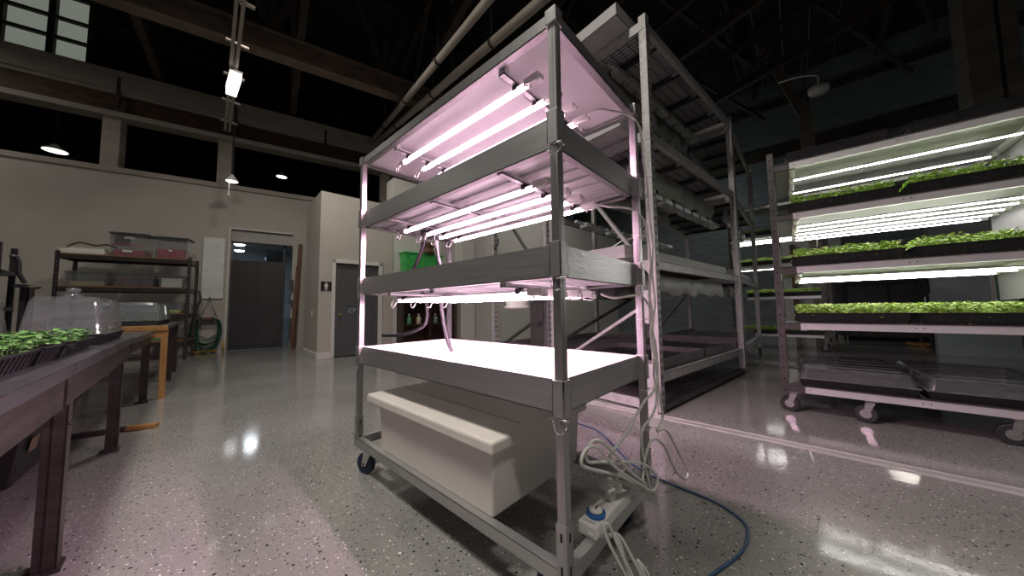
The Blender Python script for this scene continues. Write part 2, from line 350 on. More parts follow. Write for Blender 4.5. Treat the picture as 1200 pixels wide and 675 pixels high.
# roof timbers
def timber(name, p0, p1, w, h, m_, up=(0,0,1)): return struct(MB().bar(p0,p1,w,h,up).build(name, m_, bevel=.01))
q0, q1 = W(WO,WR,3.5,-9,5.95), W(WO,WR,3.5,9,5.95)
m = MB(); m.bar(q0,q1,.16,.36); m.bar(q0+Vector((0,0,.2)),q1+Vector((0,0,.2)),.3,.04); m.bar(q0-Vector((0,0,.19)),q1-Vector((0,0,.19)),.26,.03)
struct(m.build('beam_3', mat('dull brown beam',(.13,.095,.07),.6,.1,.3,(3,3,8)), bevel=.01))
m = MB()
for k in range(9):
    a = W(WO,WR,3.5,-9+k*2,6.15); b_ = W(WO,WR,3.5,-8+k*2,8.9); c_ = W(WO,WR,3.5,-7+k*2,6.15)
    m.bar(a,b_,.1,.1); m.bar(b_,c_,.1,.1); m.bar(c_,c_+Vector((0,0,2.75)),.07,.07)
struct(m.build('beam_4', TRUSS))
m = MB()
for k in range(7):
    y = -4+k*2.6
    m.bar(W(WO,WR,.1,y,6.6),W(WO,WR,14,y+1.2,8.3),.14,.22); m.bar(W(WO,WR,.1,y,7.9),W(WO,WR,14,y+.3,8.6),.1,.14)
    for j in range(6): m.bar(W(WO,WR,.5+j*2.2,y+.1*j,6.7+.26*j),W(WO,WR,1.6+j*2.2,y+.1*j,8.2),.06,.08)
struct(m.build('beam_5', TRUSS))
m = MB()
for k in range(12): m.bar((-22+k*3,-8,8.7),(-22+k*3+1,21,8.7),.12,.25)
struct(m.build('beam_6', WOODDK))
m = MB()
for k in range(4):
    x = -1+k*3.2
    m.bar((x-2,2,8.2),(x+1.5,13,8.4),.09,.12); m.bar((x-1.5,9,8.9),(x+1,12.8,7.4),.07,.1)
struct(m.build('beam_7', TRUSS))
# pale sloping conduits overhead
struct(MB().tube([Vector((-8.75,3.16,6.08)),Vector((-2.233,1.836,5.0)),Vector((.9,1.20,4.48))], .058, 12).build('trim_30', BEAMP))
struct(MB().tube([Vector((-8.1,3.14,5.9)),Vector((-4.907,2.729,5.45)),Vector((-1.72,2.313,5.0)),Vector((2.1,1.81,4.46))], .068, 12).build('trim_31', BEAMP))
m = MB()
for k in range(5):
    for p in (Vector((-8.75,3.16,6.08)).lerp(Vector((.9,1.20,4.48)),.15+.18*k), Vector((-8.1,3.14,5.9)).lerp(Vector((2.1,1.81,4.46)),.12+.2*k)): m.cyl(p,p+Vector((0,0,3)),.008,n=6); m.cyl(p-Vector((.02,0,0)),p+Vector((.02,0,0)),.082,n=12)
struct(m.build('trim_32', DARKSTEEL))
# right hand columns rising to the roof
m = MB(); m.box(-.13,.13,-.13,.13,0,6.0); m.bar((0,0,5.9),(-1.0,0,9),.14,.2); m.bar((.05,.1,6),(-.05,.1,9),.08,.1)
place(struct(m.build('pillar', mat('grey brown column',(.12,.10,.085),.6,0,.2))), (.95,10.3,0), 0)
m = MB(); m.box(-.30,.08,-.25,.25,0,9); m.box(.14,.34,-.25,.25,0,9)
place(struct(m.build('pillar', mat('grey stone column',(.20,.18,.155),.7,0,.2,(2,2,6),.1))), (3.75,10.7,0), R(6))

# ------------------------------------------------------------------ lamps of the room
def pendant(p, r, top, label, group=None, m_=PEND, cat='lamp'):
    t = thing('pendant_lamp', label, cat, p, 0, group)
    MB().lathe([(r*.2,.16),(r*.35,.12),(r*.8,.05),(r,.012),(r,0),(r*.9,.0)], (0,0,0), 24).build('lamp_shade', WHITEPL, t)
    MB().lathe([(0,-.02),(r*.6,-.018),(r*.88,-.004),(r*.88,.0)], (0,0,0), 24).build('diffuser', m_, t)
    MB().cyl((0,0,.15),(0,0,top-p[2]),.014,n=8).build('stem', DARKSTEEL, t); return t
pendant((-12.95,-2.83,5.05), .22, 8.7, 'round lit pendant lamp seen through the leftmost clerestory opening')
pendant((-11.78,1.57,5.40), .16, 8.7, 'warm lit pendant lamp hanging alone in the opening above the restroom block')
t = pendant((-9.165,.109,4.06), .125, 8.7, 'small lit pendant lamp with a bulb dangling under it near the white wall')
MB().lathe([(0,-.07),(.03,-.055),(.036,-.03),(.02,0),(.012,.05),(.012,.26)], (.03,-.05,-.31), 12).build('bulb', WHITEPL, t)
# overhead rail with a lit box lamp
r = thing('lighting_rail','pair of pale overhead rails running towards the left wall','rail', (0,0,0))
for o in (-.037,.037):
    MB().bar((-2.6,-.46+o,5.26),(-9.0,-.03+o,5.18),.042,.05).build('rail', BEAMP, r)
m = MB()
for k in range(7): m.bar((-3-k*.95,-.55+k*.063,5.25),(-3-k*.95,-.27+k*.063,5.25),.05,.03)
for k in range(4): m.cyl((-3.2-k*1.8,-.41+k*.12,5.28),(-3.2-k*1.8,-.41+k*.12,8.8),.012,n=6)
m.build('hanger', BEAMP, r)
lm = thing('rail_lamp','bright rectangular box lamp hanging from the overhead rails','lamp', (-6.75,-.165,5.0))
MB().box(-.30,.30,-.075,.075,0,.13).build('diffuser', emit('box lamp glow',(1,.96,.86),3), lm, bevel=.01)
MB().box(-.32,.32,-.085,.085,.13,.17).cyl((-.24,0,.17),(-.24,0,.24),.03,n=8).cyl((.24,0,.17),(.24,0,.24),.03,n=8).build('housing', CHROME, lm)
# unlit round lamp on an arm by the far wall
t = thing('wall_lamp','unlit white round lamp on a bent arm high before the far wall','lamp', (1.2,10.0,6.35))
MB().lathe([(0,-.06),(.16,-.05),(.2,0),(.2,.1),(.12,.16),(.05,.2)], (0,0,0), 20).build('lamp_shade', WHITEPL, t)
MB().tube(spline([(0,0,.2),(-.02,.0,.42),(-.35,0,.56),(-.75,.1,.66)]),.022,8).build('arm', WHITEPL, t)
# unseen lights added to brighten the hall, without any fixtures
def lamp(p, e, r=.3, col=(1,.93,.84), spread=180):
    l = bpy.data.lights.new('unseen_light','AREA'); l.shape = 'DISK'; l.size = r*2; l.energy = e; l.color = col; l.spread = R(spread)
    o = bpy.data.objects.new('unseen_light', l); C.objects.link(o); o.location = p
lamp((-5.2,.6,5.6), 100); lamp((-9.0,-5.5,6.3), 55); lamp((-.9,-1.5,6.0), 215); lamp((2.4,-2.0,6.0), 62, spread=95); lamp((3.4,1.2,5.9), 9); lamp((-3.4,-6.0,6.0),20); lamp((-3.7,7.4,5.6),65)
for hx in (-1.4,5.6):  # point lights added to lift the dark far wall, no fixtures there
    pl = bpy.data.lights.new('far_wall_fill','POINT'); pl.energy = 16; pl.shadow_soft_size = .25; pl.color = (.9,.97,1); po = bpy.data.objects.new('far_wall_fill', pl); C.objects.link(po); po.location = (hx,11.9,4.9)
lamp(W(WO,WR,-2.3,.3,3.1), 12, .15, (.85,.93,1)); 
for p_ in ((-2.3,-.17),(-3.6,-.36)):
    t = thing('ceiling_lamp_fixture', 'round ceiling lamp in the room behind the dark sliding door, '+('nearer' if p_[0] > -3 else 'farther')+' one', 'lamp', W(WO,WR,p_[0],p_[1],3.12), WR)
    MB().lathe([(.14,-.0),(.16,.03),(.16,.18)], (0,0,0), 20).build('lamp_shade', WHITEPL, t)
    MB().lathe([(0,-.05),(.1,-.04),(.14,-.0),(.13,.01)], (0,0,0), 20).build('diffuser', emit('cool lamp',(.9,.96,1),9), t)

# ------------------------------------------------------------------ main grow rack
LX, DY = 1.56, .732
ZT = {'upper':(1.528,1.641), 'middle':(1.090,1.203), 'lower':(.652,.764)}
rack = thing('grow_rack','stainless steel rack with three trays and a top panel, lit pink from within','rack')
corners = [(0,0),(-LX,0),(0,DY),(-LX,DY)]
def cc(c): return (c[0]-.022 if c[0] == 0 else c[0]+.022, c[1]+.022 if c[1] == 0 else c[1]-.022)
for c in corners:
    x, y = cc(c)
    m = MB(); m.box(x-.015,x+.015,y-.015,y+.015,.15,1.96)
    for dx, dy in ((0,-1),(0,1),(1,0),(-1,0)):      # shallow grooves along the post
        m.box(x+dx*.0155-.004*abs(dy)-.0004*abs(dx), x+dx*.0155+.004*abs(dy)+.0004*abs(dx), y+dy*.0155-.004*abs(dx)-.0004*abs(dy), y+dy*.0155+.004*abs(dx)+.0004*abs(dy), .34, 1.94)
    p = m.build('post', STEELV, rack, bevel=.003)
    m = MB(); m.box(x-.019,x+.019,y-.019,y+.019,.15,.3355)
    m.m(1)
    for z in (.19,.285):
        for dx, dy in ((0,-1),(0,1),(1,0),(-1,0)): m.box(x+dx*.0192-.004*abs(dy)-.0006*abs(dx), x+dx*.0192+.004*abs(dy)+.0006*abs(dx), y+dy*.0192-.004*abs(dx)-.0006*abs(dy), y+dy*.0192+.004*abs(dx)+.0006*abs(dy), z, z+.026)
    m.build('sleeve', [STEELV,HOLE], p, bevel=.002)
    MB().box(x-.022,x+.022,y-.022,y+.022,1.941,1.9955).build('corner_cap', STEELV, p, bevel=.003)
def sheetframe(m, x0, x1, y0, y1, z0, z1, t=.003, fl=.03, lip=.0):
    m.box(x0,x1,y0,y0+t,z0,z1); m.box(x0,x1,y1-t,y1,z0,z1); m.box(x0,x0+t,y0,y1,z0,z1); m.box(x1-t,x1,y0,y1,z0,z1)
    m.box(x0,x1,y0,y0+fl,z0,z0+t); m.box(x0,x1,y1-fl,y1,z0,z0+t); m.box(x0,x0+fl,y0,y1,z0,z0+t); m.box(x1-fl,x1,y0,y1,z0,z0+t)
    return m
# top frame with its flat panel
tf = sheetframe(MB(), -LX+.012, -.012, .012, DY-.012, 1.946, 1.992, .003, .032).build('top_frame', STEELV, rack)
MB().box(-LX+.02,-.02,.02,DY-.02,1.966,1.972).build('top_panel', WHITEP, rack)
for lv, (z0, z1) in ZT.items():
    tr = sheetframe(MB(), -LX+.03, -.03, .03, DY-.03, z0, z1-.004, .003, .03).build('tray', STEEL, rack)
    for c in corners:
        x, y = cc(c)
        MB().box(x-.022,x+.022,y-.022,y-.016,z0,z1).box(x-.022,x+.022,y+.016,y+.022,z0,z1).box(x-.022,x-.016,y-.022,y+.022,z0,z1).box(x+.016,x+.022,y-.022,y+.022,z0,z1).build('collar', STEEL, tr, bevel=.002)
    m = MB()
    if lv == 'lower':
        m.box(-LX+.034,-.034,.034,DY-.034,z1-.062,z1-.056)
        m.box(-LX+.034,-LX+.038,.034,DY-.034,z1-.056,z1-.006); m.box(-.038,-.034,.034,DY-.034,z1-.056,z1-.006); m.box(-LX+.034,-.034,.034,.038,z1-.056,z1-.006); m.box(-LX+.034,-.034,DY-.038,DY-.034,z1-.056,z1-.006)
        m.build('tray_liner', LINER, tr)
    else:
        zz = z0+.026
        m.box(-LX+.034,-.034,.034,DY-.034,zz,zz+.004)
        for k in range(7): m.box(-LX+.05,-.05,.075+k*.095,.085+k*.095+.028,zz-.011,zz)
        m.build('tray_bottom', ALU, tr, bevel=.003)
        MB().box(-LX+.036,-.036,.036,DY-.036,zz+.0045,zz+.012).build('bounce_absorber', ABSORB, tr)  # unseen dark layer, added to cut light bouncing up to the panels
# light battens under the panel and the two upper trays
tubesets = {'top panel':(1.905,1.966,(.135,.27,.395,.51),-.20,-1.25), 'upper tray':(1.500,1.543,(.20,.345,.465,.60),-.215,-1.345), 'middle tray':(1.050,1.104,(.143,.28,.405,.53),-.205,-1.30)}
m = MB()
for nm, (z, zc, ys, xa, xb) in tubesets.items():
    for x in (xa-.09, xb+.09, *((-.78,) if nm != 'top panel' else ())):
        m = MB(); m.box(x-.016,x+.016,.045,DY-.045,z+.020,z+.024); m.box(x-.016,x-.012,.045,DY-.045,z+.020,z+.036); m.box(x+.012,x+.016,.045,DY-.045,z+.020,z+.036)
        for y in (.06,DY-.06): m.box(x-.016,x+.016,y-.015,y+.015,z+.034,zc)
        m.build('batten', ALU, rack)
# base frame and casters
m = MB()
for y0, y1 in ((.004,.040),(DY-.040,DY-.004)): 
    m.box(-LX+.03,-.03,y0,y1,.153,.158); m.box(-LX+.03,-.03,y0,y0+.004,.153,.203); m.box(-LX+.03,-.03,y1-.004,y1,.153,.203); m.box(-LX+.03,-.03,y0,y1,.197,.203)
for x0, x1 in ((-LX+.004,-LX+.040),(-.040,-.004)):
    m.box(x0,x1,.03,DY-.03,.153,.203)
for x in (-1.15,-.45): m.box(x-.02,x+.02,.03,DY-.03,.160,.1965)
m.build('base_frame', STEEL, rack, bevel=.002)
def caster(parent, x, y, h, ang, wheel=BLUER, r=None, name='caster', body=CHROME):
    r = r or h*.40; c, s_ = math.cos(ang), math.sin(ang); ox, oy = x+c*r*.45, y+s_*r*.45
    m = MB(); m.box(x-.04,x+.04,y-.04,y+.04,h-.006,h); m.cyl((x,y,h-.022),(x,y,h-.006),.026,n=14)
    for sd in (-1,1):
        px, py = -s_*sd*.020, c*sd*.020
        m.hexa([(x+px-c*.028,y+py-s_*.028,h-.020),(x+px*1.15-c*.028,y+py*1.15-s_*.028,h-.020),(ox+px*1.15-c*.016,oy+py*1.15-s_*.016,r-.012),(ox+px-c*.016,oy+py-s_*.016,r-.012),
                (x+px+c*.028,y+py+s_*.028,h-.020),(x+px*1.15+c*.028,y+py*1.15+s_*.028,h-.020),(ox+px*1.15+c*.016,oy+py*1.15+s_*.016,r-.012),(ox+px+c*.016,oy+py+s_*.016,r-.012)])
    k = m.build(name, body, parent)
    a = Vector((-s_,c,0)); o = Vector((ox,oy,r))
    w = MB(); w.tube([o-a*.016,o-a*.013,o+a*.013,o+a*.016],[r*.9,r,r,r*.9],20); w.build('wheel', wheel, k)
    MB().tube([o-a*.0175,o+a*.0175],[r*.5,r*.5],16).tube([o-a*.026,o+a*.026],[.007,.007],8).build('hub', RUBBER if wheel is BLUER and name == 'caster' and parent.name.startswith('grow') else body, k)
    return k
caster(rack,-1.44,.05,.153,R(200)); caster(rack,-.09,.06,.153,R(160)); caster(rack,-1.44,.68,.153,R(30)); caster(rack,-.09,.62,.153,R(170))
# quick-release pins on chains under the collars
for i, (z, y) in enumerate(((.652,0),(1.528,0),(1.09,0))):
    m = MB(); pts = [(-.004,.0+.012,z-.004),(.004,.004,z-.03),(-.012,-.008,z-.046),(-.03,-.006,z-.036),(-.042,-.0,z-.012)]
    sp = spline(pts, 5)
    for k in range(0, len(sp)-1): m.tube([sp[k],sp[k]*.25+sp[k+1]*.75],.0022,5)
    m.cyl((-.02,.0,z-.006),(.012,.004,z-.006),.004,n=8)
    m.build('pin_chain', CHROME, rack)
for z in (.652,1.09,1.528):
    MB().cyl((-LX+.03,-.002,z-.008),(-LX+.065,-.012,z-.022),.003,n=6).build('pin', CHROME, rack)
MB().tube([(.004+.022*math.cos(a*.4),.735+.022*math.sin(a*.4)-.02,1.518+.012*math.sin(a*.4)) for a in range(16)],.002,5,True).build('pin_chain', CHROME, rack)

# ------------------------------------------------------------------ pink grow tubes
ORD = ['first','second','third','fourth']
def grow_tube(z, y, xa, xb, label, group):
    t = thing('grow_tube', label, 'light tube', (xa,y,z), 0, group); L_ = xb-xa    # runs from 0 to L_ (negative) along x
    r = .0135; m = MB()
    for a0, a1, n, mi in ((R(-198),R(-114),7,0),(R(-114),R(-66),4,1),(R(-66),R(18),7,0)):
        P = [[m.b.verts.new((x, r*math.cos(a0+(a1-a0)*k/n), r*math.sin(a0+(a1-a0)*k/n))) for k in range(n+1)] for x in (-.035, L_+.03)]
        m.m(mi)
        for k in range(n): m._f([P[0][k],P[0][k+1],P[1][k+1],P[1][k]]).smooth = True
    m.build('diffuser', [PINKS, PINK], t)
    m = MB(); a0, a1 = R(18), R(162); n = 10
    P = [[m.b.verts.new((x, r*1.02*math.cos(a0+(a1-a0)*k/n), r*1.02*math.sin(a0+(a1-a0)*k/n))) for k in range(n+1)] for x in (-.035, L_+.03)]
    for k in range(n): m._f([P[0][k],P[0][k+1],P[1][k+1],P[1][k]])
    m.build('housing', ALU, t, solid=.001)
    e = MB().box(-.04,.035,-.016,.016,-.012,.018).box(.02,.045,-.010,.010,-.016,.004).cyl((-.015,0,-.012),(-.015,0,-.024),.005,n=8).build('lamp_holder', WHITEPL, t, bevel=.004)
    MB().tube(spline([(.04,-.006,0),(.055,-.018,-.016),(.035,-.028,-.026),(.0,-.024,-.020),(-.03,-.014,-.008)]),.0022,6).build('lead_wire', WHITEPL, e)
    e = MB().cyl((L_+.035,0,0),(L_-.005,0,0),.0145,n=14).build('lamp_holder', WHITEPL, t)
    MB().tube(spline([(L_-.005,0,.004),(L_-.045,.0,.006),(L_-.066,-.004,-.014),(L_-.055,-.010,-.040),(L_-.022,-.014,-.044),(L_+.002,-.010,-.014)]),.0042,8).build('lead_wire', WHITEPL, e)
    for x in (-.09, L_+.09): MB().box(x-.012,x+.012,-.017,.017,-.002,.0195).build('clip', BLACKPL, t, bevel=.003)
    return t
for nm, (z, zc, ys, xa, xb) in tubesets.items():
    for i, y in enumerate(ys):
        grow_tube(z, y, xa, xb, '%s pink grow tube from the front edge under the %s of the steel rack' % (ORD[i], nm), 'pink grow tubes')

# ------------------------------------------------------------------ reservoir
rs = thing('reservoir_tank','large milky white plastic tank with overhanging lid on the steel rack base','tank', (-.805,.36,.203))
m = MB(); m.rrbox(-.455,.455,-.325,.285,0,.25,.012,-.012); m.build('tank_body', HDPE, rs, bevel=.004)
m = MB(); m.rrbox(-.555,.50,-.372,.325,.252,.300,.012,.002); m.build('lid', HDPE, rs, bevel=.010)
MB().box(-.50,.45,-.155,-.150,.300,.303).box(-.50,.45,.12,.125,.300,.303).build('lid_rib', HDPE, rs)

# ------------------------------------------------------------------ hoses
def cable(name, pts, r, m_, label, cat, group=None, k=8, n=8):
    P = spline(pts, k); p0 = P[0].copy(); return tag(MB().tube([p-p0 for p in P], r, n).build(name, m_, loc=p0), label, cat, group)
h1 = cable('drain_hose', [(-1.30,.33,1.50),(-1.305,.33,1.44),(-1.36,.325,1.34),(-1.42,.32,1.24),(-1.33,.34,1.10),(-1.37,.40,1.0),(-1.44,.42,.88),(-1.60,.36,.812),(-1.78,.28,.80)], .013, BLACKPL, 'black drain hose nearer the left end post, looping out past it at lower tray height', 'hose')
h2 = cable('drain_hose', [(-1.21,.37,1.50),(-1.215,.37,1.43),(-1.20,.372,1.34),(-1.17,.38,1.22),(-1.20,.40,1.08),(-1.21,.41,.98),(-1.19,.42,.86),(-1.16,.43,.76),(-1.14,.44,.715)], .013, BLACKPL, 'black drain hose dropping straight down into the glowing lower tray', 'hose')
for h in (h1,h2): MB().lathe([(.012,-.05),(.013,-.02),(.022,-.01),(.024,0),(.024,.022),(.014,.026)], (0,0,0), 14).build('hose_fitting', BLACKPL, h)
cable('drain_pipe', [(-1.43,.56,.43),(-1.50,.50,.40),(-1.56,.42,.395),(-1.62,.32,.40)], .014, BLACKPL, 'black pipe stub poking out behind the left end of the white tank','pipe')

# ------------------------------------------------------------------ power strip, cords
ps = thing('power_strip','white power strip with a round blue timer dial on the rack base rail','power strip', (-.036,.325,.203), R(0))
MB().box(-.036,.036,-.145,.145,0,.044).build('housing', WHITEPL, ps, bevel=.006)
d_ = MB().lathe([(.034,.044),(.034,.056),(.030,.058)], (0,-.080,0), 28).build('timer_ring', BLUED, ps)
MB().lathe([(.024,.056),(.024,.064),(.020,.066)], (0,-.080,0), 24).build('timer_dial', WHITEPL, d_)
m = MB().lathe([(.027,.0575),(.027,.0585)], (0,-.080,0), 24)
for k in range(24): m.bar((.0285*math.cos(k*.2618),-.080+.0285*math.sin(k*.2618),.0588),(.0325*math.cos(k*.2618),-.080+.0325*math.sin(k*.2618),.0588),.0012,.001)
m.box(-.003,.003,-.085,-.062,.0655,.067); m.build('dial_marks', BLACKPL, d_)
text('lettering','UNTETR', .011, BLACKPL, ps, (0,-.128,.0442), (0,0,0), .0004)
m = MB()
for y in (-.02,.04,.10): m.lathe([(.020,.0441),(.020,.0446)], (0,y,0), 20)
m.build('socket', PAPER, ps)
for y in (.04,.10):
    p = MB().box(-.016,.016,y-.018,y+.018,.0446,.085).cyl((0,y,.085),(.0,y,.115),.008,.006,10).build('plug', WHITEPL, ps, bevel=.006)
cable('strip_lead', [(-.03,.177,.222),(-.005,.19,.216),(.022,.225,.214),(.05,.24,.20),(.08,.235,.12),(.105,.25,.04),(.12,.27,.01),(.115,.25,.03),(.08,.21,.13),(.045,.18,.22),(.029,.175,.268),(.036,.20,.262),(.06,.225,.18),(.10,.25,.07),(.13,.28,.01),(.135,.265,.02),(.105,.22,.12),(.075,.185,.22),(.065,.178,.258),(.078,.205,.235),(.11,.25,.13),(.14,.29,.03),(.155,.30,.01),(.14,.28,.06),(.115,.255,.14),(.108,.25,.16),(.125,.275,.12),(.15,.31,.03),(.18,.33,.008)], .0052, CORD, 'white looped lead spilling off the near end of the power strip to the floor', 'cord')
cable('electrical_cable', [(-.15,.49,1.905),(-.10,.50,1.915),(-.06,.56,1.915),(-.02,.66,1.925),(.0,.715,1.90),(.008,.735,1.84),(.012,.74,1.70),(.020,.752,1.60),(.022,.755,1.45),(.030,.762,1.30),(.024,.758,1.15),(.030,.765,1.0),(.016,.752,.90),(.026,.762,.80),(.03,.76,.66),(.03,.68,.60),(.02,.60,.575),(.02,.40,.50),(-.01,.33,.44),(-.02,.36,.40),(.0,.45,.36),(-.036,.42,.31)], .0054, CORD, 'white cord arching from the top panel tubes and down the right post', 'cord')
cable('electrical_cable', [(-.16,.585,1.495),(-.11,.60,1.475),(-.06,.64,1.47),(-.02,.70,1.455),(.008,.735,1.40),(.016,.745,1.32),(.022,.750,1.20),(.014,.745,1.05),(.022,.752,.93),(.012,.748,.82),(.024,.756,.72),(.035,.765,.56),(.035,.79,.46),(.03,.72,.42),(.035,.85,.38),(.035,1.08,.16),(.037,1.17,.07),(.04,1.10,.06),(.035,.95,.16),(.03,.80,.33),(.03,.65,.40),(.02,.58,.33),(.03,.53,.26),(.035,.58,.20),(.02,.45,.28),(.0,.30,.36),(-.036,.37,.31)], .0054, CORD, 'white cord from the upper tray tubes, hanging in a long loop beside the post', 'cord')
cable('electrical_cable', [(-.16,.585,1.055),(-.11,.60,1.035),(-.06,.64,1.04),(-.02,.70,1.045),(.004,.735,1.01),(.018,.752,.94),(.012,.745,.86),(.022,.752,.76),(.018,.745,.68),(.028,.74,.56),(.03,.66,.50),(.02,.56,.46),(.02,.57,.34),(.03,.60,.23),(.035,.62,.19),(.03,.52,.24),(.02,.36,.35),(.02,.20,.43),(.02,.10,.48),(.025,.05,.515),(.03,.07,.55),(.03,.14,.535),(.035,.20,.48),(.035,.30,.40),(.04,.45,.30),(.05,.58,.22),(.05,.64,.25),(.035,.55,.33),(.02,.38,.40),(.01,.20,.46),(.01,.12,.49),(.015,.10,.53),(.02,.15,.55),(.02,.24,.50),(.03,.40,.36),(.04,.52,.27),(.03,.50,.24),(.0,.42,.30),(-.036,.37,.30)], .0054, CORD, 'white cord from the middle tray tubes tangling in coils above the power strip', 'cord')
cable('network_cable', [(-1.6,1.72,.006),(-1.2,1.68,.006),(-.90,1.59,.006),(-.71,1.55,.006),(-.5,1.38,.006),(-.30,1.20,.006),(-.129,1.124,.006),(.025,1.098,.006),(.187,1.071,.006),(.299,.993,.006),(.328,.89,.006),(.319,.757,.006),(.265,.59,.006),(.2,.40,.006)], .0062, BLUEC, 'dark blue cable curving across the floor behind and beside the steel rack', 'cable')
for z, w_ in ((1.62,.06),(1.335,.055),(.93,.05),(.60,.05),(.42,.05)):
    tag(MB().bar((-w_,0,0),(w_*.7,.015,.006),.004,.004).tube([(.022*math.cos(a*.42)-.02,.024*math.sin(a*.42)-.02,0) for a in range(15)],.002,5,True).build('cable_tie', WHITEPL, loc=(.0,.735,z)), 'thin white cable tie on the right post at '+{1.62:'upper tray height',1.335:'mid height between the two upper trays',.93:'the lit gap above the lower tray',.60:'just below the lower tray',.42:'about half way up its bottom stretch'}[z], 'cable tie', 'cable ties on the right post')

# ------------------------------------------------------------------ tall storage racks behind
def perf_post(m, x, y, sx, sy, z0, z1, step=.075, holes=True):
    m.m(0).box(x,x+sx,y,y+.004,z0,z1).box(x,x+.004,y,y+sy,z0,z1).box(x+sx-.004,x+sx,y,y+sy,z0,z1)
    m.box(x,x+sx*.3,y+sy-.004,y+sy,z0,z1).box(x+sx*.7,x+sx,y+sy-.004,y+sy,z0,z1)
    if holes:
        m.m(1); z = z0+.1
        while z < z1-.05:
            m.box(x+sx*.14,x+sx*.22,y-.0008,y+.001,z,z+.012); m.box(x+sx-.001,x+sx+.0008,y+sy*.25,y+sy*.4,z-.02,z+.018); m.box(x+sx-.001,x+sx+.0008,y+sy*.6,y+sy*.75,z-.02,z+.018); z += step
    return m
def film_strip(m, x, y0, y1, z, h, amp=.03, ph=0, n=30):
    prev = None
    for k in range(n+1):
        y = y0+(y1-y0)*k/n; d = amp*math.sin(k*1.3+ph)+amp*.6*math.sin(k*2.9+ph*2); sag = .5*amp*math.sin(k*.9+ph)
        cur = [m.b.verts.new((x+d*.3,y,z)), m.b.verts.new((x+d,y,z-h*.5+sag)), m.b.verts.new((x-d*.6,y,z-h+sag*1.5))]
        if prev:
            for j in range(2): m._f([prev[j],cur[j],cur[j+1],prev[j+1]]).smooth = True
        prev = cur
    return m
def tall_rack(origin, rz, length, width, top, levels, label, posts_y, casters=False):
    t = thing('pallet_rack', label, 'rack', (*origin,0), rz)
    for y in posts_y:
        for x in (-.075, -width):
            perf_post(MB(), x, y, .075, .07, .02 if not casters else .13, top).build('post', [GALV,HOLE], t)
    for lv in levels:
        for x0, x1 in ((-.06,-.012),(-width+.012,-width+.06)):
            m = MB(); m.m(0).box(x0,x1,posts_y[0]+.07,posts_y[-1],lv-.085,lv); m.m(1)
            for k in range(int((posts_y[-1]-posts_y[0])/.045)): 
                y = posts_y[0]+.09+k*.045; m.box(x1-.0008,x1+.0008,y,y+.02,lv-.012,lv-.004)
            m.build('side_beam', [GALV,HOLE], t)
        m = MB().box(-width-.0,0,posts_y[0]-.004,posts_y[0]+.03,lv-.095,lv-.0) if lv > .5 else MB().box(-width,0,posts_y[0]+.01,posts_y[0]+.04,lv-.08,lv)
        m.build('end_beam', GALV, t)
    return t
def deck(parent, width, y0, y1, z):
    m = MB(); k = 0
    y = y0
    while y < y1: m.bar((-width+.05,y,z),(-.05,y,z),.005,.005); y += .05 if k % 1 == 0 else .1
    x = -width+.06
    while x < -.05: m.bar((x,y0,z+.005),(x,y1,z+.005),.005,.005); x += .1
    m.build('wire_deck', MESHW, parent)
    m = MB(); y = y0+.35
    while y < y1: m.box(-width+.05,-.05,y-.03,y+.03,z-.05,z-.006); y += .62
    m.build('deck_support', MESHW, parent)
LV = (.367,1.44,2.72,3.86)
rA = tall_rack(AO, AR, 2.75, 1.35, 3.92, LV, 'tall perforated steel rack right behind the pink lit rack', (0,2.68))
for z in LV[1:]: deck(rA, 1.35, .05, 2.68, z+.004)
m = MB(); m.bar((-.06,.02,1.317),(-1.30,.02,3.05),.045,.03); m.bar((-.06,.02,1.05),(-1.30,.02,.30),.045,.03); m.build('end_brace', GALV, rA)
m = MB(); m.bar((-1.33,.1,.55),(-1.33,2.65,1.35),.03,.04,(1,0,0)); m.bar((-1.33,.1,1.30),(-1.33,2.65,2.5),.03,.04,(1,0,0)); m.bar((-1.33,.1,1.13),(-1.33,2.65,1.13),.03,.04); m.build('side_brace', RACKDK, rA)
m = MB(); m.box(-.19,-.07,-.03,0,.83,1.15).cyl((-.14,-.04,1.1),(-.14,-.02,1.1),.02,n=10).cyl((-.10,-.04,.86),(-.10,-.02,.86),.025,n=10); m.build('brace_plate', GALV, rA, bevel=.01)
MB().box(-1.27,-.08,.01,.05,.015,.10).box(-.16,-.03,-.015,.03,.005,.45).build('base_plate', GALV, rA, bevel=.003)
MB().box(-.07,-.0,.02,2.70,.03,.075).build('floor_rail', RACKDK, rA)
rB = tall_rack(W(AO,AR,-1.40,0)[:2], AR, 2.75, 1.20, 3.92, LV, 'second tall perforated steel rack, seen through the pink rack beside the first', (0,2.68))
m = MB(); m.bar((-.06,.02,1.38),(-1.15,.02,2.75),.045,.03); m.bar((-.06,.02,.93),(-1.15,.02,.35),.045,.03); m.build('end_brace', RACKDK, rB)
MB().box(-.20,-.08,-.03,0,.80,1.13).cyl((-.17,-.05,1.1),(-.17,-.02,1.1),.02,n=10).cyl((-.13,-.05,.83),(-.13,-.02,.83),.025,n=10).box(-.33,-.0,.0,.03,.3,1.4).build('brace_plate', RACKDK, rB, bevel=.008)
rC = tall_rack((-.085,5.10), R(-.5), 2.5, 1.35, 3.92, LV, 'far tall steel rack on casters at the end of the storage row', (.0,2.43), True)
for z in LV[1:]: deck(rC, 1.35, .05, 2.43, z+.004)
for x, y in ((-.04,.04),(-.04,2.45),(-1.30,.04),(-1.30,2.45)): caster(rC, x, y, .14, R(80), RUBBER)
MB().bar((-1.33,.1,.55),(-1.33,2.4,1.3),.03,.04,(1,0,0)).build('side_brace', RACKDK, rC)
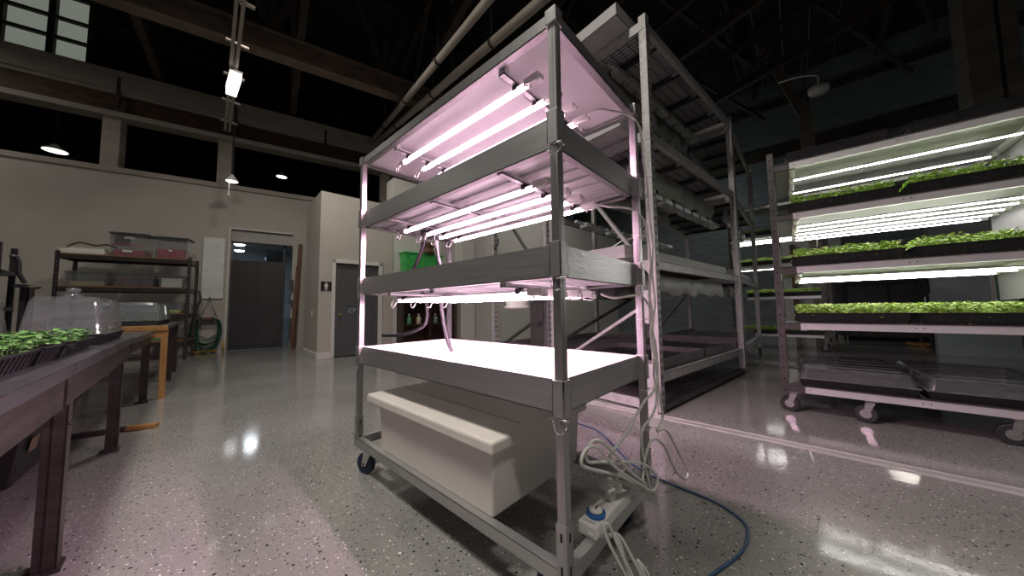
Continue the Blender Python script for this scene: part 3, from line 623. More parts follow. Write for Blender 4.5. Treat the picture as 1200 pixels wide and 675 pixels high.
# growing beds on the racks
def bed(origin, rz, x0, x1, y0, y1, z, h, label, inner=BEDIN, shell=None, group='growing beds on the tall racks'):
    t = thing('growing_bed', label, 'bed', W(origin,rz,0,0,z), rz, group)
    m = MB(); m.box(x0,x1,y0,y1,0,.008); m.box(x0,x0+.012,y0,y1,0,h); m.box(x1-.012,x1,y0,y1,0,h); m.box(x0,x1,y0,y0+.012,0,h); m.box(x0,x1,y1-.012,y1,0,h)
    m.build('bed_shell', shell or (BEDG if z > .6 else BEDK), t, bevel=.003)
    m = MB(); m.box(x0+.013,x1-.013,y0+.013,y1-.013,.01,h*.35)
    for k in range(5): m.box(x0+.05+k*(x1-x0-.1)/5,x0+.05+k*(x1-x0-.1)/5+.12,y0+.03,y1-.03,h*.35,h*.35+.006)
    m.build('wet_media', inner, t); return t
nm = {0:'bottom',1:'second',2:'third',3:'top'}
for i, z in enumerate(LV):
    if i == 0:
        bed(AO,AR,-1.26,-.09,.10,1.36,z+.002,.10,'dark wet growing bed on the bottom level of the near tall rack, near half')
        bed(AO,AR,-1.26,-.09,1.40,2.66,z+.002,.10,'dark wet growing bed on the bottom level of the near tall rack, far half')
    else:
        bed(AO,AR,-1.24,-.165,-.25,2.66,z+.012,.125,'grey growing bed jutting from the %s level of the near tall rack' % nm[i])
    if i in (0,1): bed(W(AO,AR,-1.40,0)[:2],AR,-1.1,-.12,.10,2.6,z+.012,.11,'grey growing bed on the %s level of the rack seen through the pink rack' % nm[i])
    bed((-.085,5.10),R(-.5),-1.24,-.10,.08,2.40,z+.012,.12,'growing bed on the %s level of the far tall rack on casters' % nm[i])
# reflective film hung under the beds
def film(origin, rz, x, y0, y1, z, h, label, ph, m_=FILM):
    o = film_strip(MB(), 0, y0, y1, 0, h, .035, ph).build('reflective_film', m_, solid=.003); o.location = W(origin,rz,x,0,z); o.rotation_euler = (0,0,rz)
    return tag(o, label, 'film', 'reflective film curtains')
film(AO,AR,-.62,.06,2.62,3.80,.30,'grey film curtain under the top level of the near tall rack',0)
film(AO,AR,-.30,.06,2.62,2.60,.26,'grey film curtain under the third level of the near tall rack, outer strip',1)
film(AO,AR,-.95,.06,2.62,2.60,.24,'grey film curtain under the third level of the near tall rack, inner strip',2.2)
film(AO,AR,-.20,.15,2.60,1.335,.20,'grey film curtain under the second level of the near tall rack, outer strip',3.1)
film(AO,AR,-1.22,.15,2.60,1.335,.22,'grey film curtain under the second level of the near tall rack, inner strip',4.1)
film((-.085,5.10),R(-.5),-.2,.1,2.4,2.60,.26,'grey film curtain under the third level of the far tall rack',.7)
film((-.085,5.10),R(-.5),-.2,.1,2.4,1.33,.22,'grey film curtain under the second level of the far tall rack',1.7)
film((-.085,5.10),R(-.5),-.6,.1,2.4,3.78,.28,'grey film curtain under the top level of the far tall rack',2.9)
for z, x, lb in ((3.70,-.50,'top'),(2.20,-.28,'third'),(1.98,-1.0,'second')):
    m = MB()
    for k in range(9): y = .25+k*.28; m.hexa([(x-.05,y,z),(x+.05,y,z+.02),(x+.05,y+.2,z+.02),(x-.05,y+.2,z),(x-.05,y,z+.05),(x+.05,y,z+.07),(x+.05,y+.2,z+.07),(x-.05,y+.2,z+.05)])
    m.bar((x,.1,z+.06),(x,2.66,z+.06),.03,.03)
    o = m.build('light_reflector', MYLAR); o.location = W(AO,AR,0,0,0); o.rotation_euler = (0,0,AR); tag(o, 'row of silver reflector plates below the %s level of the near tall rack' % {'top':'top','third':'third','second':'inner third'}[lb], 'reflector', 'silver reflectors')
t = thing('drain_pot','pale round drain fitting under a bed behind the pink rack','drain', W(AO,AR,-2.10,.10,.99), AR)
MB().lathe([(.0,.01),(.17,.0),(.19,.0),(.19,.03),(.165,.035),(.175,.44)], (0,0,0), 24).build('pot', WHITEPL, t)
MB().lathe([(.192,.004),(.198,.008),(.198,.03),(.192,.034)], (0,0,0), 24).build('rim', WHITEPL, t)
cable('black_plug_lead', [W(AO,AR,-.62,-.05,1.20),W(AO,AR,-.61,-.05,1.14),W(AO,AR,-.615,-.05,1.08)], .010, BLACKPL, 'short black lead with a plug dangling behind the middle tray','lead')
cable('black_plug_lead', [W(AO,AR,-2.35,-.05,2.05),W(AO,AR,-2.36,-.05,1.98),W(AO,AR,-2.45,-.05,1.90)], .010, BLACKPL, 'short black lead dangling behind the upper tray, left of a dark brace','lead')

# ------------------------------------------------------------------ seedlings and trays
def foliage(lx, ly, n, hmin, hmax, size, seed, m_, parent=None):
    rnd = random.Random(seed); m = MB()
    for i in range(n):
        x, y = rnd.uniform(-lx/2,lx/2), rnd.uniform(-ly/2,ly/2); z = rnd.uniform(hmin,hmax)*(1 if rnd.random() > .12 else .6)
        a = rnd.uniform(0,6.28); tl = rnd.uniform(-.5,.7); s_ = size*rnd.uniform(.6,1.25)
        d = Vector((math.cos(a)*math.cos(tl), math.sin(a)*math.cos(tl), math.sin(tl))); w = Vector((-math.sin(a), math.cos(a), rnd.uniform(-.3,.3)))*s_*.42; p = Vector((x,y,z)); u = Vector((0,0,1))
        P = [p, p+d*s_*.3+w*.8-u*s_*.02, p+d*s_*.7+w*.8-u*s_*.08, p+d*s_-u*s_*.22, p+d*s_*.7-w*.8-u*s_*.08, p+d*s_*.3-w*.8-u*s_*.02]
        m._f([m.b.verts.new(q) for q in P])
        if i % 3 == 0: m.bar((x,y,.0),(x,y,z),.0018,.0018)
    o = m.build('seedlings', m_, parent); o['kind'] = 'stuff'; return o
def tray_parts(t, lx, ly, h, soil=True, ribs=True):
    m = MB(); d = .018; th = .004
    def wall(p): m.hexa(p)
    x, y = lx/2, ly/2; xi, yi = x-d, y-d
    for sgn in (-1,1):
        m.hexa([(-xi,sgn*yi,0),(xi,sgn*yi,0),(xi,sgn*(yi-th),0),(-xi,sgn*(yi-th),0),(-x,sgn*y,h),(x,sgn*y,h),(x,sgn*(y-th),h),(-x,sgn*(y-th),h)])
        m.hexa([(sgn*xi,-yi,0),(sgn*xi,yi,0),(sgn*(xi-th),yi,0),(sgn*(xi-th),-yi,0),(sgn*x,-y,h),(sgn*x,y,h),(sgn*(x-th),y,h),(sgn*(x-th),-y,h)])
        m.box(-x-.006,x+.006,sgn*y-.006,sgn*y+.006,h-.003,h+.003); m.box(sgn*x-.006,sgn*x+.006,-y-.006,y+.006,h-.003,h+.003)
    m.box(-xi,xi,-yi,yi,0,.004)
    if ribs:
        k = -xi+.02
        while k < xi-.01:
            for sgn in (-1,1): m.hexa([(k,sgn*yi,.004),(k+.008,sgn*yi,.004),(k+.008,sgn*(yi+.004),.004),(k,sgn*(yi+.004),.004),(k,sgn*(y-.002),h-.006),(k+.008,sgn*(y-.002),h-.006),(k+.008,sgn*(y+.003),h-.006),(k,sgn*(y+.003),h-.006)])
            k += .045
        k = -yi+.02
        while k < yi-.01:
            for sgn in (-1,1): m.hexa([(sgn*xi,k,.004),(sgn*xi,k+.008,.004),(sgn*(xi+.004),k+.008,.004),(sgn*(xi+.004),k,.004),(sgn*(x-.002),k,h-.006),(sgn*(x-.002),k+.008,h-.006),(sgn*(x+.003),k+.008,h-.006),(sgn*(x+.003),k,h-.006)])
            k += .045
    m.build('tray_body', BLACKPL, t)
    if soil: MB().box(-x+.02,x-.02,-y+.02,y-.02,h*.5,h*.82).build('soil', SOIL, t)
def dome_part(t, lx, ly, z0, h, knob=True, grooves=0, m_=DOME):
    m = MB(); m.rrbox(-lx/2,lx/2,-ly/2,ly/2,z0,z0+h*.86,.035,.022,6,False,False); m.rrbox(-lx/2+.022,lx/2-.022,-ly/2+.022,ly/2-.022,z0+h*.86,z0+h,.035,.014,6,False,True)
    m.box(-lx/2-.012,lx/2+.012,-ly/2-.012,-ly/2+.004,z0-.002,z0+.003); m.box(-lx/2-.012,lx/2+.012,ly/2-.004,ly/2+.012,z0-.002,z0+.003); m.box(-lx/2-.012,-lx/2+.004,-ly/2,ly/2,z0-.002,z0+.003); m.box(lx/2-.004,lx/2+.012,-ly/2,ly/2,z0-.002,z0+.003)
    for k in range(grooves): 
        y = -ly/2+ly*(k+1)/(grooves+1); m.box(-lx/2+.06,lx/2-.06,y-.012,y+.012,z0+h,z0+h+.006)
    o = m.build('dome', m_, t)
    if knob: MB().lathe([(.042,z0+h),(.040,z0+h+.016),(.022,z0+h+.022),(.020,z0+h+.034),(.030,z0+h+.040),(.028,z0+h+.056),(0,z0+h+.062)], (0,0,0), 16).build('vent_knob', m_, o)
    return o

# ------------------------------------------------------------------ germination racks
def germ_rack(origin, rz, t0, t1, depth, levels, top, ncast, label, front=True):
    t = thing('germination_rack', label, 'rack', (*origin,0), rz)
    for x in (t0, t1):
        for y in (0, depth):
            m = MB(); m.m(0).box(x-.025,x+.025,y-.004 if y == 0 else y-.02,y+.02 if y == 0 else y+.004,.165,top)
            m.m(1); z = .2
            while z < top: m.box(x-.008,x+.008,y-.006,y-.0035,z,z+.012); z += .1
            m.build('post', [RACKDK,HOLE], t, bevel=.002)
    for i, z in enumerate(levels):
        m = MB(); m.m(0)
        a, b = t0+.14, t1-.14
        for y0, y1 in ((-.006,.03),(depth-.03,depth+.006)): m.m(0).box(a,b,y0,y1,z-.062,z-.004)
        m.m(1).box(t0+.02,a,-.004,.03,z-.062,z).box(b,t1-.02,-.004,.03,z-.062,z); m.box(t0+.02,t1-.02,-.012,.034,z-.004,z+.003)
        m.m(0).box(t0-.01,t0+.02,.02,depth-.02,z-.06,z).box(t1-.02,t1+.01,.02,depth-.02,z-.06,z)
        m.m(1)
        for x in (t0+.17,a+.03,(t0+t1)/2-.02,(t0+t1)/2+.02,b-.03): m.cyl((x,-.009,z-.03),(x,-.004,z-.03),.005,n=6)
        m.build('shelf_beam', [ALU,RACKDK], t)
        if i < len(levels)-1 or True: MB().box(t0+.03,t1-.03,.03,depth-.03,z-.035,z-.028).build('reflector_panel', REFL, t)
        if z > .5:
            for x in (t0+.16, t1-.16): MB().box(x-.02,x+.02,.03,depth-.03,z-.075,z-.036).build('light_batten', WHITEPL, t)
    for i in (0,1,2):
        for x in (t1-.125,): MB().hexa([(x-.002,.10,levels[i]-.30),(x+.002,.10,levels[i]-.30),(x+.002,depth-.04,levels[i]-.34),(x-.002,depth-.04,levels[i]-.34),(x-.002,.04,levels[i]-.066),(x+.002,.04,levels[i]-.066),(x+.002,depth-.04,levels[i]-.066),(x-.002,depth-.04,levels[i]-.066)]).build('end_reflector', REFL, t)
    m = MB()
    for x in (t0+.0, t1-.0):
        m.bar((x+.01,.03,levels[0]-.1),(x+.01,depth-.03,levels[1]+.05),.02,.02); m.bar((x,.03,levels[1]-.1),(x,depth-.03,levels[2]+.08),.012,.012)
    m.build('end_brace', ALU, t)
    for x in ncast: caster(t, x, .04, levels[-1]-.065, R(180+random.uniform(-22,22)), RUBBER, .072)
    for x in (t0+.05, t1-.05): caster(t, x, depth-.05, levels[-1]-.065, R(90), RUBBER, .055)
    return t
GL = (2.352,1.862,1.352,.828,.253)
GD = 1.20
rG = germ_rack(GO, GR, -.14, 1.51, GD, GL, 2.48, (-.08,.40,1.09), 'dark metal seedling rack on casters at the right, four lit shelves')
def led_tube(origin, rz, x0, x1, y, z, label, group):
    t = thing('led_tube', label, 'light tube', W(origin,rz,0,0,0), rz, group)
    r = .012; n = 12
    for nm_, a0, a1, mm in (('tube',R(-165),R(-15),WLED),('housing',R(-15),R(195),ALU)):
        m = MB(); P = [[m.b.verts.new((x,y+r*math.cos(a0+(a1-a0)*k/n),z+r*math.sin(a0+(a1-a0)*k/n))) for k in range(n+1)] for x in (x0,x1)]
        for k in range(n): m._f([P[0][k],P[0][k+1],P[1][k+1],P[1][k]]).smooth = True
        m.build(nm_, mm, t)
    MB().cyl((x0-.04,y,z),(x0,y,z),.014,n=12).box(x0-.035,x0-.01,y-.012,y+.012,z,z+.03).build('lamp_holder', WHITEPL, t)
    MB().cyl((x1,y,z),(x1+.04,y,z),.014,n=12).box(x1+.01,x1+.035,y-.012,y+.012,z,z+.03).build('lamp_holder', WHITEPL, t); return t
for lv, ys in ((0,(.26,.76)),(1,(.20,.42,.64,.86,1.06)),(2,(.22,.55,.90))):
    for k, y in enumerate(ys):
        led_tube(GO, GR, .03, 1.30, y, GL[lv]-.10, '%s white tube from the front under the %s shelf of the right seedling rack' % (['first','second','third','fourth','fifth'][k], ['top','second','third'][lv]), 'white tubes of the seedling rack')
# trays of seedlings on its shelves
fol = [None, None]
protos = {}
def seed_tray(name, lx, ly, h, n, hm, leaf, label, loc, rz, group, seed):
    t = thing(name, label, 'tray', loc, rz, group); tray_parts(t, lx, ly, h)
    f = foliage(lx-.03, ly-.03, n, h*.75, h+hm, .029 if n > 900 else .026, seed, leaf, t); return t
shelfn = ['top','second','third','fourth','bottom']
pA = seed_tray('seedling_tray', .685, .53, .085, 3000, .08, LEAF, 'black tray of bright green seedlings at the left front of the second shelf, right rack', W(GO,GR,.315,.27,GL[1]+.003), GR, 'trays of seedlings on the right rack', 5)
for lv in (1,2,3):
    for side, x in (('left',.315),('right',1.045)):
        for row, y in (('front',.27),('back',.86)):
            if (lv,side,row) == (1,'left','front') or (row == 'back' and lv != 3): continue
            dup(pA, W(GO,GR,x,y,GL[lv]+.003), GR+(math.pi if side == 'right' else 0), 'black tray of bright green seedlings at the %s %s of the %s shelf, right rack' % (side,row,shelfn[lv]))
pT = seed_tray('seedling_tray', .66, .53, .085, 560, .015, LEAFD, 'black tray of sparse sprouts on top of the right rack, left one', W(GO,GR,.305,.27,GL[0]+.003), GR, 'trays on top of the right rack', 6)
dup(pT, W(GO,GR,1.06,.27,GL[0]+.003), GR, 'black tray of sparse sprouts on top of the right rack, right one')
# pale name tags on trays
tg = 0
for lv in (1,2,3):
    pass
# domed trays on the bottom shelf
def domed(name, lx, ly, h, dh, label, loc, rz, group, knob, grooves, seed, n=260):
    t = thing(name, label, 'tray', loc, rz, group); tray_parts(t, lx, ly, h); 
    if n: foliage(lx-.04, ly-.04, n, h*.7, h+.03, .022, seed, LEAFD, t)
    dome_part(t, lx-.01, ly-.01, h+.004, dh, knob, grooves, DOME if dh > .1 else DOME2); return t
pD = domed('domed_tray', .70, .53, .062, .098, 'long black tray under a low clear dome, bottom shelf left front', W(GO,GR,.315,.27,GL[4]+.003), GR, 'domed trays on the bottom shelf', False, 2, 8, 0)
dup(pD, W(GO,GR,1.045,.27,GL[4]+.003), GR, 'long black tray under a low clear dome, bottom shelf right front')
dup(pD, W(GO,GR,.315,.86,GL[4]+.003), GR, 'long black tray under a low clear dome, bottom shelf left back')
dup(pD, W(GO,GR,1.045,.86,GL[4]+.003), GR, 'long black tray under a low clear dome, bottom shelf right back')
# distant grow rack with lit greens
FO_, FR_ = (-.55,8.6), R(0)
rF = germ_rack(FO_, FR_, -.1, 1.6, .7, (3.35,2.65,1.95,1.2,.35), 3.5, (.0,1.5), 'distant rack of lit greens seen between the tall racks and the right rack', False)
for lv, z in ((1,2.65),(2,1.95)):
    for k, y in enumerate((.12,.35,.58)[:3 if lv == 1 else 1]): led_tube(FO_, FR_, .05, 1.45, y, z-.10, '%s white tube from the front under the %s shelf of the distant rack' % (ORD[k], ['top','second','third'][lv]), 'white tubes of the distant rack')
for lv, z in ((1,2.65),(2,1.95),(3,1.2),(4,.35)):
    for x in (.36,1.13): dup(pA, W(FO_,FR_,x,.2,z+.003), 0, 'tray of greens on the %s shelf of the distant rack, %s one' % (shelfn[lv],'left' if x < 1 else 'right'), 'trays on the distant rack')

# ------------------------------------------------------------------ things at the far end of the hall
t = thing('work_cabinet','long dark cabinet on casters with a pale top, far behind the right rack','cabinet', (1.47,12.0,0), R(12))
MB().box(0,2.6,0,.8,.25,1.62).build('cabinet_body', mat('dark slate',(.055,.057,.062),.5,.2), t, bevel=.01)
m = MB()
for x in (.12,.93,1.74): m.box(x,x+.74,-.02,0,.75,1.5)
m.build('door_panel', mat('slate door',(.085,.09,.10),.45,.2), t, bevel=.006)
MB().box(-.1,2.7,-.08,.85,1.68,1.80).build('top', mat('pale green white top',(.42,.45,.40),.5), t, bevel=.01)
MB().box(-.16,-.0,-.05,.8,.15,1.75).box(2.6,2.75,-.05,.8,.15,1.75).box(-.1,2.7,-.05,.1,.12,.25).build('frame', RACKDK, t)
for x in (.0,2.6): 
    for y in (.05,.7): caster(t, x, y, .14, R(60), RUBBER)
MB().box(1.15,1.45,-.035,-.02,1.42,1.46).build('handle', CHROME, t)
t = thing('supply_shelf','dark open shelf with jugs and a yellow pack, right of the far cabinet','shelf', (2.72,10.9,0), R(12))
MB().box(0,.04,0,.04,.0,1.9).box(.86,.9,0,.04,0,1.9).box(0,.04,.4,.44,0,1.9).box(.86,.9,.4,.44,0,1.9).build('post', RACKDK, t)
for z in (.25,.9,1.5,1.85): MB().box(0,.9,0,.44,z,z+.03).build('shelf_board', RACKDK, t)
for k, x in enumerate((.12,.32,.55,.75)):
    tag(MB().lathe([(.07,0),(.075,.02),(.075,.2),(.03,.26),(.03,.3)], (0,0,0), 14).build('jug', WHITEPL, loc=W((2.72,10.9),R(12),x,.2,.93)), 'whitish jug on the far dark shelf, %s from its left end' % ORD[k], 'jug', 'jugs on the far shelf')
tag(MB().box(-.15,.15,-.1,.1,0,.12).build('yellow_pack', YELLOW, loc=W((2.72,10.9),R(12),.25,.2,1.53), bevel=.02), 'yellow pack on the upper board of the far dark shelf', 'pack')
tag(MB().box(-.45,.45,-.2,.2,.02,.08).box(-.4,-.3,-.2,.2,0,.02).box(.3,.4,-.2,.2,0,.02).build('pallet', OAK, loc=(2.9,11.2,0)) , 'low wooden pallet on the floor before the far dark shelf', 'pallet').rotation_euler = (0,0,R(12))

# ------------------------------------------------------------------ benches at the left
def bench(name, label, origin, rz, L, D, H, leg_x, apron=.12, m_top=TOPSTEEL, m_leg=DARKSTEEL, th=.045):
    t = thing(name, label, 'table', (*origin,0), rz, 'work benches')
    m = MB(); m.box(-L,0,-D,0,H-.004,H); m.box(-L,0,-.004,0,H-th,H); m.box(-L,0,-D,-D+.004,H-th,H); m.box(-.004,0,-D,0,H-th,H); m.box(-L,-L+.004,-D,0,H-th,H)
    m.build('tabletop', m_top, t, bevel=.002)
    m = MB(); m.box(-L+.02,-.02,-.034,-.018,H-th-apron,H-.006); m.box(-L+.02,-.02,-D+.018,-D+.034,H-th-apron,H-.006)
    for x in (-.034,-L+.018): m.box(x,x+.016,-D+.03,-.03,H-th-apron,H-.006)
    m.build('apron', m_leg, t)
    for x in leg_x:
        for y in (-.09,-D+.03):
            m = MB(); m.box(x,x+.07,y+.064,y+.07,.012,H-.05).box(x,x+.006,y+.012,y+.07,.012,H-.05).box(x+.064,x+.07,y+.012,y+.07,.012,H-.05); m.box(x+.070,x+.073,y+.036,y+.042,.012,H-.05)
            m.box(x-.012,x+.082,y-.012,y+.08,0,.012); m.cyl((x+.02,y+.07,.55),(x+.02,y+.075,.55),.006,n=6); m.cyl((x+.05,y+.07,.55),(x+.05,y+.075,.55),.006,n=6)
            m.build('leg', m_leg, t)
    return t
tA = bench('work_bench','steel topped bench running out of the frame at lower left', W(TO,TR,1.95,0)[:2], TR, 1.94, .80, .80, (-.12,-1.05))
tB = bench('work_bench','steel topped bench with dark legs holding the clear domes', TO, TR, 1.95, .80, .80, (-.15,-1.66))
MB().bar((-1.6,-.75,.14),(-.06,-.42,.14),.035,.03).build('stretcher', DARKSTEEL, tB)
tC = bench('work_bench','lower steel bench between the domes bench and the oak legged table', W(TO,TR,-1.98,-.0)[:2], R(-3.5), 1.42, .80, .785, (-1.38,), .08)
tD = thing('oak_table','wooden edged table with a yellow oak leg, beyond the steel benches','table', (-4.98,-.79,0), R(-4))
MB().box(-2.4,0,-1.0,0,.80,.84).build('tabletop', TOPSTEEL, tD, bevel=.003)
MB().box(-.0,.025,-1.0,0,.785,.845).box(-.06,0,-1.0,-.92,.70,.80).box(-.04,0,-1.0,-.02,.70,.785).build('edge_board', OAK, tD, bevel=.004)
MB().box(-.055,-.0,-.055,-.0,0,.80).build('leg', OAK, tD, bevel=.005)
MB().box(-.09,-.0,-.99,-.90,0,.80).build('leg', OAK, tD, bevel=.005)
for x in (-1.40,-2.35):
    for y in (-.09,-.98): MB().box(x,x+.06,y,y+.06,0,.80).build('leg', DARKSTEEL, tD)
# seedling trays on the bench
def tpos(x, y, z): return W(TO,TR,x,y,z)
seed_tray('seedling_tray', .53, .27, .062, 420, .05, LEAFD, 'nearest black tray of seedlings on the bench, cut by the left frame edge', tpos(.32,-.21,.80), TR, 'seedling trays on the bench', 21)
seed_tray('seedling_tray', .265, .27, .062, 220, .05, LEAFD, 'second nearest black ribbed tray of leafy seedlings on the bench', tpos(-.095,-.205,.80), TR, 'seedling trays on the bench', 22)
seed_tray('seedling_tray', .155, .27, .050, 130, .035, LEAFD, 'narrow shallow black tray between two wider seedling trays on the bench', tpos(-.32,-.20,.80), TR, 'seedling trays on the bench', 23)
seed_tray('seedling_tray', .44, .27, .058, 360, .05, LEAFD, 'black ribbed tray of seedlings nearest the clear domes on the bench', tpos(-.635,-.20,.80), TR, 'seedling trays on the bench', 24)
domed('domed_tray', .40, .31, .062, .225, 'black tray under the nearest tall clear dome with a knob on the bench', tpos(-1.24,-.205,.80), TR, 'tall domes on the bench', True, 0, 31)
domed('domed_tray', .40, .31, .062, .225, 'black tray under the farther tall clear dome at the bench end', tpos(-1.665,-.205,.80), TR, 'tall domes on the bench', False, 0, 32)
domed('domed_tray', .40, .31, .062, .225, 'black tray under a clear dome at the very left frame edge, behind the seedlings', tpos(-1.06,-.56,.80), TR, 'tall domes on the bench', False, 0, 33)
# tote under the bench
t = thing('storage_tub','black plastic tub on the floor under the nearest bench','tub', (-3.32,-1.57,0), R(-4))
m = MB(); m.frustum(-.52,.52,-.27,.27,0,.33,.05); m.m(0).box(-.54,.54,-.29,-.26,.31,.34).box(-.54,.54,.26,.29,.31,.34).box(-.54,-.51,-.27,.27,.31,.34).box(.51,.54,-.27,.27,.31,.34)
m.build('tub_body', BLACKPL, t, bevel=.01)
MB().hexa([(.30,.262,.17),(.42,.262,.17),(.42,.264,.17),(.30,.264,.17),(.30,.272,.25),(.42,.272,.25),(.42,.274,.25),(.30,.274,.25)]).build('label_sticker', mat('faded tan label',(.16,.125,.08),.7), t)
t = thing('floor_bar','thin bar with a wooden end lying on the floor past the bench leg','bar',(-3.72,-1.15,.0))
MB().bar((-.12,-.5,.02),(.01,.15,.02),.05,.03).build('bar', DARKSTEEL, t)
MB().bar((.01,.15,.02),(.085,.32,.02),.055,.03).build('wooden_end', OAK, t)
# things standing on the far table
for k, (x, y) in enumerate(((-.45,-.30),(-1.0,-.32),(-1.55,-.30))):
    t = domed('domed_tray', .50, .42, .055, .22, ['clear tub of pale green sprouts at the near end of the oak legged table','clear tub of sprouts in the middle of the oak legged table','clear tub of dark seedlings at the far end of the oak legged table'][k], W((-4.98,-.79),R(-4),x,y,.84), R(-4), 'clear tubs on the oak table', False, 0, 41+k, 160)
# black lab stand at the left edge
t = thing('equipment_stand','black metal stand with clear jars at the left edge behind the domes','stand', (-4.0,-1.66,0), R(0))
MB().box(-.2,-.17,-.03,.0,.0,1.53).box(.17,.2,-.03,.0,.0,1.53).box(-.2,-.17,-.4,-.37,0,1.5).box(.17,.2,-.4,-.37,0,1.5).box(-.2,.2,-.4,0,1.30,1.33).box(-.2,.2,-.4,0,1.02,1.05).build('frame', BLACKPL, t)
MB().tube(spline([(0,0,1.44),(0,.02,1.45),(0,.04,1.40),(0,.045,1.32),(0,.075,1.24)]),.014,8).box(-.1,.1,.045,.10,1.20,1.225).box(-.03,.03,.06,.085,0,1.2).build('arm', BLACKPL, t)
MB().lathe([(.05,1.05),(.055,1.07),(.055,1.2),(.03,1.24),(.03,1.26)], (.08,-.1,0), 16).build('jar', GLASS, t)
tag(MB().lathe([(.09,0),(.09,.01),(.018,.02),(.018,1.16),(.045,1.17),(.045,1.185)],(0,0,0),14).build('metal_stanchion', DARKSTEEL, loc=(-4.0,-1.555,.03)), 'thin dark post with a flat cap left of the bin shelf', 'post')

# ------------------------------------------------------------------ shelf with bins against the left wall
sh = thing('bin_shelf','dark perforated metal shelf with wooden boards against the left wall','shelf', W(WO,WR,1.06,-.49,0), WR)
SL, SD = 1.78, .55
for y in (-SL,0):
    for x in (0,-SD):
        m = MB(); m.m(0).box(x-.04,x,y-.002,y+.002,0,2.19).box(x-.003,x,y-.03,y+.03,0,2.19); m.m(1)
        for k in range(28): m.box(x,x+.0012,y-.010,y+.010,.08+k*.075,.12+k*.075)
        m.build('post', [DARKSTEEL, TOPSTEEL], sh)
for z in (2.15,1.53,.98,.40):
    s_ = MB().box(-SD,-.005,-SL+.01,-.01,z-.018,z).build('shelf_board', SHELFW, sh)
    MB().box(-.012,.0,-SL,0,z-.105,z-.018).box(-SD,-SD+.012,-SL,0,z-.105,z-.018).box(-SD,0,-SL,-SL+.01,z-.105,z-.018).box(-SD,0,-.01,0,z-.105,z-.018).build('shelf_beam', DARKSTEEL, s_)
def wsh(x, y, z): return W(WO,WR,1.06+x,-.49+y,z)
def bin_(y0, y1, z, h, label, cont, cm, lid=True, d=.42, group='plastic bins on the left wall shelf', lidm=None):
    t = thing('storage_bin', label, 'bin', wsh(-.27,(y0+y1)/2,z), WR, group); w = (y1-y0)/2
    MB().hexa([(-d/2+.02,-w+.03,0),(d/2-.02,-w+.03,0),(d/2-.02,w-.03,0),(-d/2+.02,w-.03,0),(-d/2,-w,h),(d/2,-w,h),(d/2,w,h),(-d/2,w,h)]).build('bin_body', BINP, t)
    MB().box(-d/2+.03,d/2-.03,-w+.045,w-.045,.006,h*cont).build('contents', cm, t, bevel=.01)
    MB().box(-d/2-.012,d/2+.012,-w-.015,w+.015,h-.012,h+.012).build('rim', lidm or BINP, t, bevel=.004) if not lid else MB().box(-d/2-.015,d/2+.015,-w-.02,w+.02,h,h+.03).build('lid', lidm or DKST, t, bevel=.008)
    return t
b = bin_(-1.18,-.67,2.15,.46,'tall clear bin with red contents and dark lid on the top board, left one',.30,REDST); MB().box(.192,.20,-.19,.02,.22,.40).build('dark_sheet', DKST, b); MB().box(.20,.203,-.06,.08,.36,.41).build('paper_label', PAPER, b); MB().box(.20,.203,-.08,.06,.09,.13).build('paper_label', PAPER, b); MB().box(.195,.207,-.235,.235,.235,.25).build('band', REDST, b)
b = bin_(-.57,-.06,2.15,.44,'tall clear bin half full of red contents on the top board, right one',.48,REDST); MB().box(.20,.203,-.03,.02,.16,.19).build('paper_label', PAPER, b)
bin_(-1.70,-1.18,1.53,.28,'clear open bin with tan papers and a white tub on the second board',.36,TAN,False)
bin_(-1.08,-.52,1.53,.27,'clear bin with dark reddish contents in the middle of the second board',.7,mat('maroon stuff',(.10,.03,.045),.7,0,.6,(9,9,9)),False)
bin_(-.48,-.08,1.53,.25,'whitish clear bin at the right end of the second board',.8,PAPER,False)
bin_(-1.6,-.9,.98,.22,'wide clear tub with green bits on the third board, left one',.35,LEAFD,False); bin_(-.82,-.08,.98,.22,'wide clear tub of pale green sprouts on the third board, right one',.35,LEAF,False)
bin_(-.6,-.1,.40,.22,'clear tub with greenery on the lowest board',.3,LEAFD,False)
tag(MB().box(-.18,.18,-.28,.28,0,.10).box(-.10,.1,-.2,.25,.1,.14).build('paper_stack', PAPER, loc=wsh(-.25,-1.52,2.15), bevel=.02), 'heap of whitish papers at the left end of the top board', 'papers').rotation_euler = (0,0,WR)
tag(MB().tube(spline([(0,-.3,0.02),(0,-.15,.10),(.0,.05,.06),(0,.2,.09),(0,.33,.03)]),.018,8).build('twig_bundle', BROWNW, loc=wsh(-.12,-1.42,2.28)), 'brown twig lying on the papers of the top board', 'twig').rotation_euler = (0,0,WR)
# white board, hose
tag(MB().box(0,.03,-.20,.20,0,1.52).build('wall_panel', WBOARD, loc=W(WO,WR,.02,-.30,1.33), bevel=.004), 'tall narrow white board on the wall between bin shelf and dark door', 'board').rotation_euler = (0,0,WR)
hs = thing('garden_hose','coiled green hose hanging from a wall hook left of the dark door','hose', W(WO,WR,.06,-.33,0), WR)
m = MB(); rnd = random.Random(3)
for k in range(9):
    wv = .15+.02*rnd.random()+.008*k; low = .06+.09*(k % 4)+rnd.uniform(-.02,.03); x = .02+.018*k
    m.tube(spline([(x,-wv*.4,.86),(x,-wv,.78),(x,-wv*1.15,.5),(x,-wv*.8,low+.08),(x,0,low),(x,wv*.8,low+.08),(x,wv*1.15,.5),(x,wv,.78),(x,wv*.4,.86)],5),.015,6)
m.build('hose_loops', GREENH, hs)
MB().box(.0,.16,-.11,.11,.80,.87).build('hose_holder', BROWNW, hs, bevel=.01)
